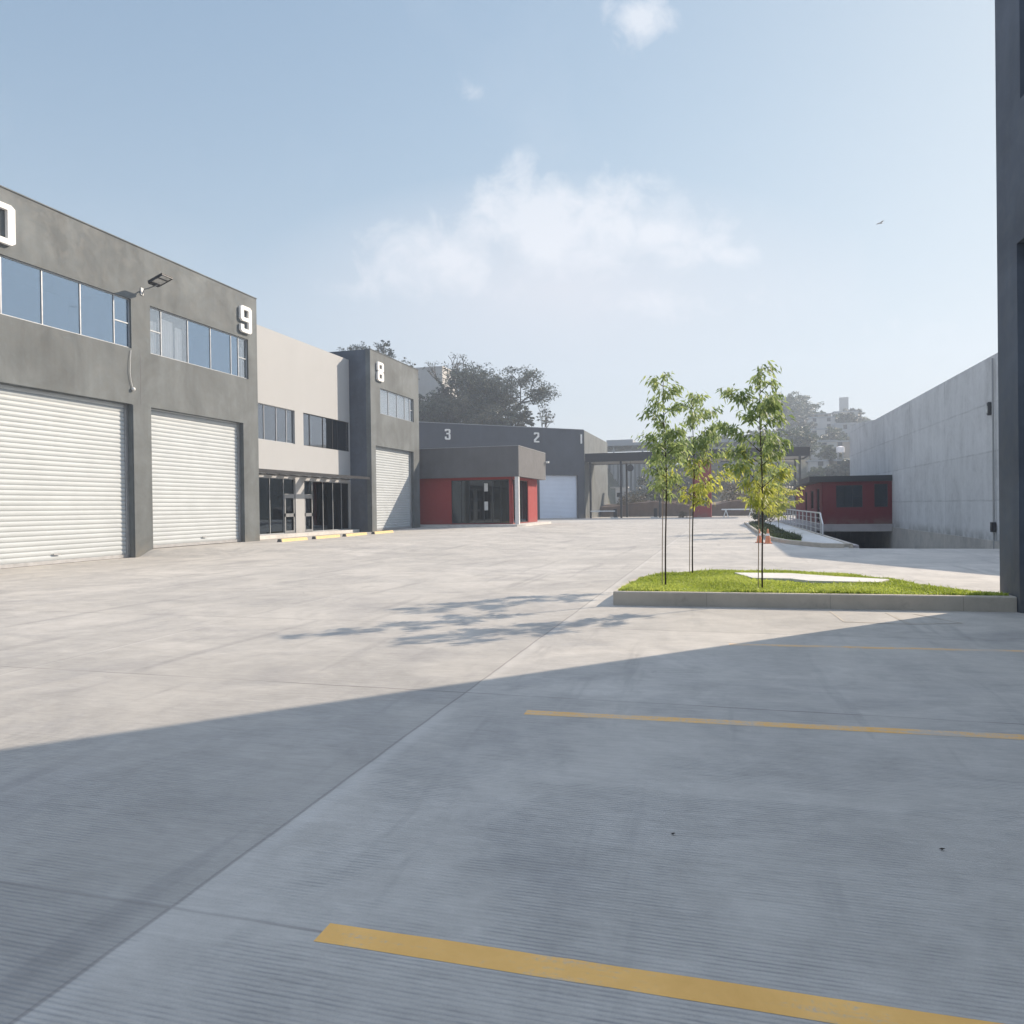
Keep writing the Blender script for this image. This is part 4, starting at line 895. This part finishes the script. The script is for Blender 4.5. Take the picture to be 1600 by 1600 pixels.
def big_tree(loc, H, R, seed, label, leafm, nclump=260, per=26, trunk_h=0.35, spread=1.0, gap=0.0, leaf=0.3, name='tree', group=None, flat=1.0, bark_='old_bark', bole=1.0, fill=0.0):
    r = random.Random(seed); t = thing(name, label, 'tree', loc, 0, group); bm = bmesh.new()
    ends = []
    def grow(p, d_, l_, rad_, lev):
        q = p + d_ * l_; m = p.lerp(q, .5) + Vector((r.gauss(0, .06), r.gauss(0, .06), r.gauss(0, .03))) * l_
        tube(bm, [p, m, q], [rad_, rad_ * .8, rad_ * .62], 6 if lev < 2 else 4, cap=False)
        if lev >= 4: ends.append(q); return
        if lev >= 2: ends.append(m.lerp(q, r.random()))
        for k in range(3 if lev < 3 else 2):
            a_ = k * 2.1 + r.uniform(0, 2); sp = (0.55 + 0.2 * lev * 0.3) * spread; ax = d_.orthogonal().normalized(); ax = Matrix.Rotation(a_, 3, d_) @ ax
            nd_ = (d_ + ax * sp * r.uniform(.6, 1.3)).normalized(); nd_.z = nd_.z * flat + 0.06; nd_.normalize()
            grow(q, nd_, (l_ if lev else 1.0) * r.uniform(.62, .86), rad_ * .6, lev + 1)
    grow(Vector((0, 0, 0)), Vector((r.gauss(0, .08), r.gauss(0, .08), 1)).normalized(), bole, 0.12, 0)
    zmax = max(e.z for e in ends); rmax = sorted(math.hypot(e.x, e.y) for e in ends)[int(len(ends) * .93)]
    sc = Vector((R / rmax, R / rmax, H * 0.96 / zmax))
    for v in bm.verts: v.co = Vector((v.co.x * sc.x, v.co.y * sc.y, v.co.z * sc.z))
    link('trunk', bm, bark_, t, smooth=True)
    ends = [Vector((e.x * sc.x, e.y * sc.y, e.z * sc.z)) for e in ends]
    if nclump:
        V = []; Fc = []; cs = R * 0.17
        for c in range(nclump):
            e = r.choice(ends)
            if r.random() < fill:
                q_ = Vector((r.gauss(0, 1), r.gauss(0, 1), r.gauss(0, 1))).normalized() * r.random() ** .45; e = Vector((q_.x * R * .8, q_.y * R * .8, H * (.55 + q_.z * .36)))
            c0 = e + Vector((r.gauss(0, cs * .8), r.gauss(0, cs * .8), r.gauss(0, cs * .5))); rr = cs * r.uniform(.5, 1.3)
            for k in range(per):
                n_ = Vector((r.gauss(0, 1), r.gauss(0, 1), r.gauss(0, 1))).normalized(); p = c0 + Vector((n_.x * rr, n_.y * rr, n_.z * rr * .55)) * r.random() ** .4
                a_ = Vector((r.gauss(0, 1), r.gauss(0, 1), r.gauss(0, .6))).normalized(); b_ = a_.orthogonal().normalized(); s_ = leaf * r.uniform(.5, 1.3); k_ = len(V)
                V += [p - a_ * s_ * .5, p + b_ * s_ * .32, p + a_ * s_ * .5, p - b_ * s_ * .32]; Fc.append((k_, k_ + 1, k_ + 2, k_ + 3))
        pydata('crown', V, Fc, leafm, t)
    return t
GH = 'trees on the slope behind warehouses 3 and 8'
def hill_tree(x, y, top, R, seed, label, leafm='dense_leaf', nc=260, **k):
    z = hz(x, y); return big_tree((x, y, z - 0.3), top - z + 0.3, R, seed, label, leafm, nc, group=GH, **{'fill': 0.3 if nc > 200 else 0.0, **k})
hill_tree(-63.0, 122, 31.2, 4.2, 1, 'rounded dark tree top showing between the white office and warehouse 8', nc=420)
hill_tree(-57.5, 121, 31.0, 3.2, 2, 'dark tree rising just above the numeral 8 parapet', nc=220)
hill_tree(-53.0, 121, 28.3, 2.6, 3, 'thin sparse tree top at the right end of warehouse 8 parapet', 'olive_leaf', nc=60, per=14)
hill_tree(-47.8, 121, 22.2, 3.6, 5, 'low dark tree beside the wall of warehouse 8', nc=330)
hill_tree(-43.8, 123, 28.2, 4.4, 6, 'tall bare branched tree with grey limbs above the grove', 'olive_leaf', nc=90, per=12, spread=0.8)
hill_tree(-40.5, 121, 25.4, 5.2, 7, 'broad dark tree right of the bare one', nc=480)
hill_tree(-42.8, 118, 20.5, 4.6, 8, 'low bushy grey green tree at the front of the grove', 'olive_leaf', nc=420)
hill_tree(-33.8, 121, 25.0, 5.9, 9, 'wide umbrella shaped tree with sky between its limbs', fill=0.0, nc=460, flat=0.55, spread=1.25)
hill_tree(-36.8, 118, 18.5, 4.6, 10, 'low olive tree under the umbrella tree', 'olive_leaf', nc=400)
hill_tree(-31.6, 118, 17.8, 2.4, 12, 'small round tree near the right end of the grove', 'olive_leaf', nc=160)
hill_tree(-27.9, 119, 19.0, 1.9, 13, 'slender nearly bare tree last on the right of the grove', 'olive_leaf', nc=36, per=10)
hill_tree(-46.8, 117, 19.0, 4.2, 14, 'dark bush tree hidden low behind the numeral 3', nc=320)
hill_tree(-37.6, 122, 25.3, 4.6, 15, 'dense dark tree between the broad one and the umbrella shaped one', nc=420, bole=.5)
hill_tree(-39.8, 117, 20.0, 4.0, 16, 'low grey green tree in front of the dense dark one', 'olive_leaf', nc=360, bole=.4)
hill_tree(-33.6, 117, 17.6, 3.6, 17, 'low dark tree in front of the umbrella tree trunk', nc=240, bole=.4)
hill_tree(-45.3, 119, 22.6, 3.2, 18, 'dark tree filling the foot of the bare branched one', nc=260, bole=.4)
pb = thing('pale_building', 'pale plain building wall behind the grove, left of the bare tree', 'building', (-56.0, 134, 11.5))
link('wall', B(-6, 5.2, 0, 8, -0.5, 16.6), 'pale_house', pb); link('parapet', B(-6.1, 5.3, -0.1, 8.1, 16.603, 16.9), 'pale_house', pb)

def bush(loc, R, H, seed, label, leafm, n=2200, leaf=0.18, name='bush', group='shrubs along the entrance'):
    r = random.Random(seed); t = thing(name, label, 'bush', loc, 0, group); bm = bmesh.new()
    for k in range(9):
        a_ = k * 0.7 + r.random(); tube(bm, [(0, 0, -0.1), (math.cos(a_) * R * .3, math.sin(a_) * R * .3, H * .45), (math.cos(a_) * R * .6, math.sin(a_) * R * .6, H * .8)], [.04, .03, .01], 5)
    link('stem', bm, 'old_bark', t); V = []; Fc = []
    cl = [(r.uniform(-.75, .75) * R, r.uniform(-.75, .75) * R, r.uniform(.15, .8) * H, r.uniform(.2, .42) * R) for _ in range(26)]
    for _ in range(n):
        cx_, cy_, cz_, cr = r.choice(cl); n_ = Vector((r.gauss(0, 1), r.gauss(0, 1), r.gauss(0, 1))).normalized() * cr * r.random() ** .35
        p = Vector((cx_, cy_, cz_)) + n_
        if p.z < 0.02: continue
        a_ = Vector((r.gauss(0, 1), r.gauss(0, 1), r.gauss(0, .7))).normalized(); b_ = a_.orthogonal().normalized(); s_ = leaf * r.uniform(.5, 1.3); k_ = len(V)
        V += [p - a_ * s_ * .5, p + b_ * s_ * .3, p + a_ * s_ * .5, p - b_ * s_ * .3]; Fc.append((k_, k_ + 1, k_ + 2, k_ + 3))
    pydata('foliage', V, Fc, leafm, t); return t
bush((-8.6, 109, 0.0), 4.2, 6.6, 51, 'big dark brown bush behind the gate, left of the tower', 'dense_leaf', 4200, .34)
bush((-12.2, 106.5, 0.9), 2.2, 2.6, 52, 'low dry bush on the bank near the white shed', 'dry_bush_leaf', 1600, .26)
bush((-4.6, 106.5, 1.4), 2.4, 2.8, 53, 'tan dry bush on the bank just left of the gate tower', 'dry_bush_leaf', 1800, .26)
bush((1.6, 107, 1.6), 2.6, 2.9, 54, 'tan dry bush on the bank just right of the gate tower', 'dry_bush_leaf', 1800, .26)
bush((6.8, 108, 1.4), 3.2, 4.6, 55, 'olive bush behind the right end of the bank', 'olive_leaf', 2600, .3)
bush((12.5, 112, 0.5), 3.4, 5.2, 56, 'olive bush behind the canopy end post', 'olive_leaf', 2600, .3)
bush((3.0, 62, 0.12), 1.0, 1.5, 57, 'small brownish bush at the far end of the planted bed', 'dry_bush_leaf', 1200, .14)
bush((2.4, 54, 0.12), 0.55, 1.1, 58, 'small dark bush in the middle of the planted bed', 'green_bush_leaf', 900, .12)
bush((-4.6, 91.6, 0.05), 0.6, 0.9, 59, 'small pale shrub at the foot of the gate tower', 'dry_bush_leaf', 700, .12)
# brown earth bank with stone facing beyond the entrance road
bm = bmesh.new(); r = random.Random(8); N_ = 60; rows = []
for i in range(N_ + 1):
    x = -16.4 + 42 * i / N_; hh = 1.75 + 0.25 * math.sin(x * .5) + r.uniform(-.1, .1)
    rows.append([bm.verts.new((x, yy + r.uniform(-.08, .08), zz)) for yy, zz in ((104.2, 0.0), (104.35, hh * .5), (104.5, hh), (105.4, hh + .12), (110, hh + .4), (114, 0.0))])
for i in range(N_):
    for k in range(5): bm.faces.new((rows[i][k], rows[i + 1][k], rows[i + 1][k + 1], rows[i][k + 1]))
bk = link('earth_bank', bm, 'earth_wall'); struct(bk)
sh = thing('shed', 'small white shed by the road seen through the left gate', 'shed', (-14.0, 108.0, 1.95))
link('wall', B(-0.8, 0.8, 0, 1.6, 0, 2.2), 'cone_white', sh); link('roof', B(-1.5, 0.95, -0.15, 1.75, 2.203, 2.34), 'white_frame', sh); link('door', B(0.1, 0.7, -0.04, -0.003, 0.02, 1.7), 'white_frame', sh)
link('window', B(-0.6, -0.1, -0.04, -0.003, 0.9, 1.5), 'dark_metal', sh)
# industrial shed and truss roof far behind the canopy
iw = thing('industrial_shed', 'long bluish metal shed with flat truss roof behind the entrance', 'shed', (0, 0, 0))
bm = bmesh.new(); x = -40.0; pv_ = None; i = 0; prev = None
while x <= -9:
    yy = 160 if i % 2 else 159.8
    cur = (bm.verts.new((x, yy, 0)), bm.verts.new((x, yy, 10.6)))
    if prev: bm.faces.new((prev[0], cur[0], cur[1], prev[1]))
    prev = cur; x += 0.45; i += 1
link('cladding', bm, 'steel_grey', iw)
link('roof', B(-42, 12, 158, 176, 14.1, 14.7), 'roof_sheet', iw); link('monitor_roof', B(-23.5, -18, 158.5, 170, 14.703, 15.4), 'roof_sheet', iw)
for x in range(-40, 13, 6): link('post', B(x - 0.15, x + 0.15, 158.4, 158.7, 0, 14.1), 'steel_grey', iw)
bm = bmesh.new(); x = -40
while x < 12:
    tube(bm, [(x, 158.5, 13.0), (x + 1.5, 158.5, 14.1)], .08, 4); tube(bm, [(x + 1.5, 158.5, 14.1), (x + 3, 158.5, 13.0)], .08, 4); x += 3
tube(bm, [(-42, 158.5, 13.0), (12, 158.5, 13.0)], .12, 4); link('truss', bm, 'steel_grey', iw)

# hillside houses, tank, billboard, far trees
def house(x, y, z, w, dp_, h, mat, lab, floors=2, rotz=0.0):
    t = thing('house', lab, 'house', (x, y, z), rotz, 'houses on the far hillside')
    link('wall', B(-w / 2, w / 2, 0, dp_, -4, h), mat, t); link('roof', B(-w / 2 - .2, w / 2 + .2, -.2, dp_ + .2, h + .003, h + .35), 'roof_sheet', t)
    n = max(1, int(w / 3))
    for fl_ in range(floors):
        for k in range(n):
            xx = -w / 2 + (k + .5) * w / n; zz = .9 + fl_ * h / floors; link('window', B(xx - .5, xx + .5, -.06, -.003, zz, zz + 1.2), 'dark_metal', t)
def H_(x, y): return hz(x, y)
for a_ in [(19.3, 166, 4.6, 4, 3.6, 'pale_house', 'small pale house nearest the canopy end post, foot of the slope'),
           (22.9, 166, 4.0, 4, 3.2, 'tan_house', 'small tan house just above the guard house roof'),
           (23.2, 192, 5.5, 5, 4.6, 'pale_house', 'pale house lowest on the hillside left of the white tank'),
           (28.2, 203, 5, 5, 4.2, 'tan_house', 'tan house low on the hillside beside the concrete wall end'),
           (26.0, 222, 6.5, 5, 4.6, 'pale_house', 'pale house halfway up the hillside behind the canopy end'),
           (33.0, 228, 5.5, 5, 4.6, 'roof_sheet', 'grey house halfway up the hillside right of the pale one'),
           (28.8, 244, 8, 5, 4.0, 'pale_house', 'long pale house near the hilltop below the big tree'),
           (37.0, 254, 7, 5, 4.6, 'pale_house', 'pale house at the hilltop below the billboard'),
           (31.0, 264, 6, 5, 4.2, 'tan_house', 'tan house on the crest right of the largest tree'),
           (39.0, 272, 9, 5, 3.4, 'roof_sheet', 'long low grey house on the crest left of the billboard'),
           (15.0, 212, 7, 5, 4, 'tan_house', 'tan house on the hillside behind the right sapling'),
           (20.5, 232, 8, 5, 3.8, 'pale_house', 'low pale house on the slope above the right end of the canopy'),
           (5.5, 222, 10, 5, 3.6, 'pale_house', 'wide pale house on the slope behind the middle of the canopy')]:
    x, y, w, dp_, h, mt, lab = a_; house(x, y, H_(x, y) - 0.4, w, dp_, h, mt, lab)
tk = thing('water_tank', 'bright white round water tank on the far hillside', 'tank', (23.9, 172, 6.1))
bm = bmesh.new(); bmesh.ops.create_cone(bm, cap_ends=True, segments=20, radius1=0.85, radius2=0.85, depth=1.1, matrix=Matrix.Translation((0, 0, 6.65))); link('tank', bm, 'tank_white', tk)
bm = bmesh.new(); bmesh.ops.create_cone(bm, cap_ends=True, segments=20, radius1=0.85, radius2=.2, depth=.25, matrix=Matrix.Translation((0, 0, 7.33))); link('lid', bm, 'tank_white', tk)
for a_ in range(4): link('leg', B(math.cos(a_ * 1.57 + .78) * 0.65 - .08, math.cos(a_ * 1.57 + .78) * 0.65 + .08, math.sin(a_ * 1.57 + .78) * 0.65 - .08, math.sin(a_ * 1.57 + .78) * 0.65 + .08, -1, 6.1), 'steel_grey', tk)
bb = thing('billboard', 'tall blank billboard on a pole at the hilltop', 'billboard', (41.6, 290, H_(41.6, 290)))
top_ = 39.0 - H_(41.6, 290)
link('panel', B(-1.5, 1.5, -0.2, 0.2, top_ - 4.8, top_), 'pale_house', bb); bm = bmesh.new(); tube(bm, [(0, .3, -1), (0, .3, top_ - 1)], .25, 8); link('pole', bm, 'steel_grey', bb)
GF = 'trees on the far hillside'
def far_tree(x, y, h, R, seed, lab, nc=200, leafm='green_bush_leaf'): big_tree((x, y, hz(x, y) - .3), h, R, seed, lab, leafm, nc, 36, group=GF, leaf=.62, bole=0.3, fill=0.65)
far_tree(21.5, 262, 13.5, 8.5, 71, 'largest rounded tree on the hill crest behind the right sapling', 420)
far_tree(32.0, 276, 6, 4.2, 72, 'smaller dark tree on the crest right of the largest one')
far_tree(46.5, 292, 4.5, 5, 73, 'spreading tree on the crest beside the billboard')
far_tree(26.6, 212, 5, 2.4, 74, 'dark tree between the houses near the white tank', 240, 'dense_leaf')
far_tree(18.5, 200, 6, 4, 75, 'dark tree behind the right end of the canopy', 240, 'dense_leaf')
far_tree(34.8, 236, 6, 3.2, 76, 'dark tree behind the far end of the concrete wall', 240, 'dense_leaf')
for i_, (x_, y_, h_, R_) in enumerate(((20.8, 196, 4.5, 2.4), (28.9, 212, 4.5, 2.6), (29.8, 222, 5, 2.6), (23.0, 240, 6, 3.4), (34.0, 246, 4.5, 2.6), (40.0, 262, 6, 3.4), (42.5, 276, 3.6, 3.4), (24.4, 226, 4, 2.2), (16.5, 224, 6, 4.0), (8.5, 206, 6, 4.5), (31.6, 212, 4.5, 2.8), (25.0, 254, 5, 3.2))):
    far_tree(x_, y_, h_, R_, 90 + i_, ('small dark tree on the slope ' + ('beside the lowest pale house', 'right of the white tank', 'below the grey house', 'above the low pale house', 'below the long grey crest house', 'under the hilltop house', 'just left of the billboard', 'above the halfway pale house', 'left of the low pale house', 'behind the canopy middle', 'nearest the concrete wall end', 'under the largest crest tree')[i_]), 130, 'dense_leaf' if i_ % 2 else 'green_bush_leaf')
far_tree(21.4, 163, 3.6, 2.0, 110, 'dark green tree between the two small houses above the guard house', 150, 'dense_leaf')
far_tree(18.0, 162, 4.0, 2.2, 111, 'green tree behind the canopy end post at the foot of the slope', 150)
far_tree(24.6, 164, 3.8, 2.0, 112, 'dark tree against the far end of the boundary wall, above the guard house', 150, 'dense_leaf')
far_tree(22.0, 176, 4.0, 2.4, 113, 'green tree just left of the white tank', 150)
far_tree(8.0, 190, 7, 6, 77, 'hazy tree under the canopy right of the gate tower', 240)
far_tree(-2.0, 186, 7, 6, 78, 'hazy tree under the canopy left of the gate tower', 240)
far_tree(16.0, 180, 8, 5, 79, 'hazy tree under the right end of the canopy', 240)

bd = thing('bird', 'tiny pale bird gliding high in the sky above the concrete wall', 'bird', (8.92, 48.0, 17.75), 0.5); bd.scale = (0.75, 0.75, 0.75)
bm = bmesh.new(); tube(bm, [(-0.16, 0, 0), (-0.08, 0, 0.01), (0.05, 0, 0.012), (0.14, 0, 0.005), (0.24, 0, 0)], [0.008, 0.035, 0.04, 0.025, 0.006], 8); link('body', bm, 'pale_house', bd, smooth=True)
for sg_ in (-1, 1):
    bm = bmesh.new(); P_ = [(-0.05, 0.02 * sg_, 0.02), (0.09, 0.02 * sg_, 0.02), (0.11, 0.22 * sg_, 0.10), (0.02, 0.44 * sg_, 0.07), (-0.03, 0.24 * sg_, 0.09)]
    tp = [bm.verts.new(p) for p in P_]; bt_ = [bm.verts.new((p[0], p[1], p[2] - 0.01)) for p in P_]; bm.faces.new(tp); bm.faces.new(bt_[::-1])
    for i in range(5): bm.faces.new((tp[i], tp[(i + 1) % 5], bt_[(i + 1) % 5], bt_[i]))
    link('wing', bm, 'pale_house', bd)
# ---------------------------------------------------------------- haze
hb = link('haze', B(-170, 190, -30, 330, -8.5, 60), 'cone_white'); hb.data.materials.clear()
hm = bpy.data.materials.new('haze'); hm.use_nodes = True; t_ = hm.node_tree; t_.nodes.clear()
oo = t_.nodes.new('ShaderNodeOutputMaterial'); vv = t_.nodes.new('ShaderNodeVolumePrincipled'); vv.inputs['Density'].default_value = 0.0014; vv.inputs['Color'].default_value = (0.76, 0.86, 1.0, 1); vv.inputs['Anisotropy'].default_value = 0.25
t_.links.new(vv.outputs[0], oo.inputs['Volume']); hb.data.materials.append(hm); hb['kind'] = 'stuff'; hb['label'] = 'thin pale haze over the whole yard and the hills'
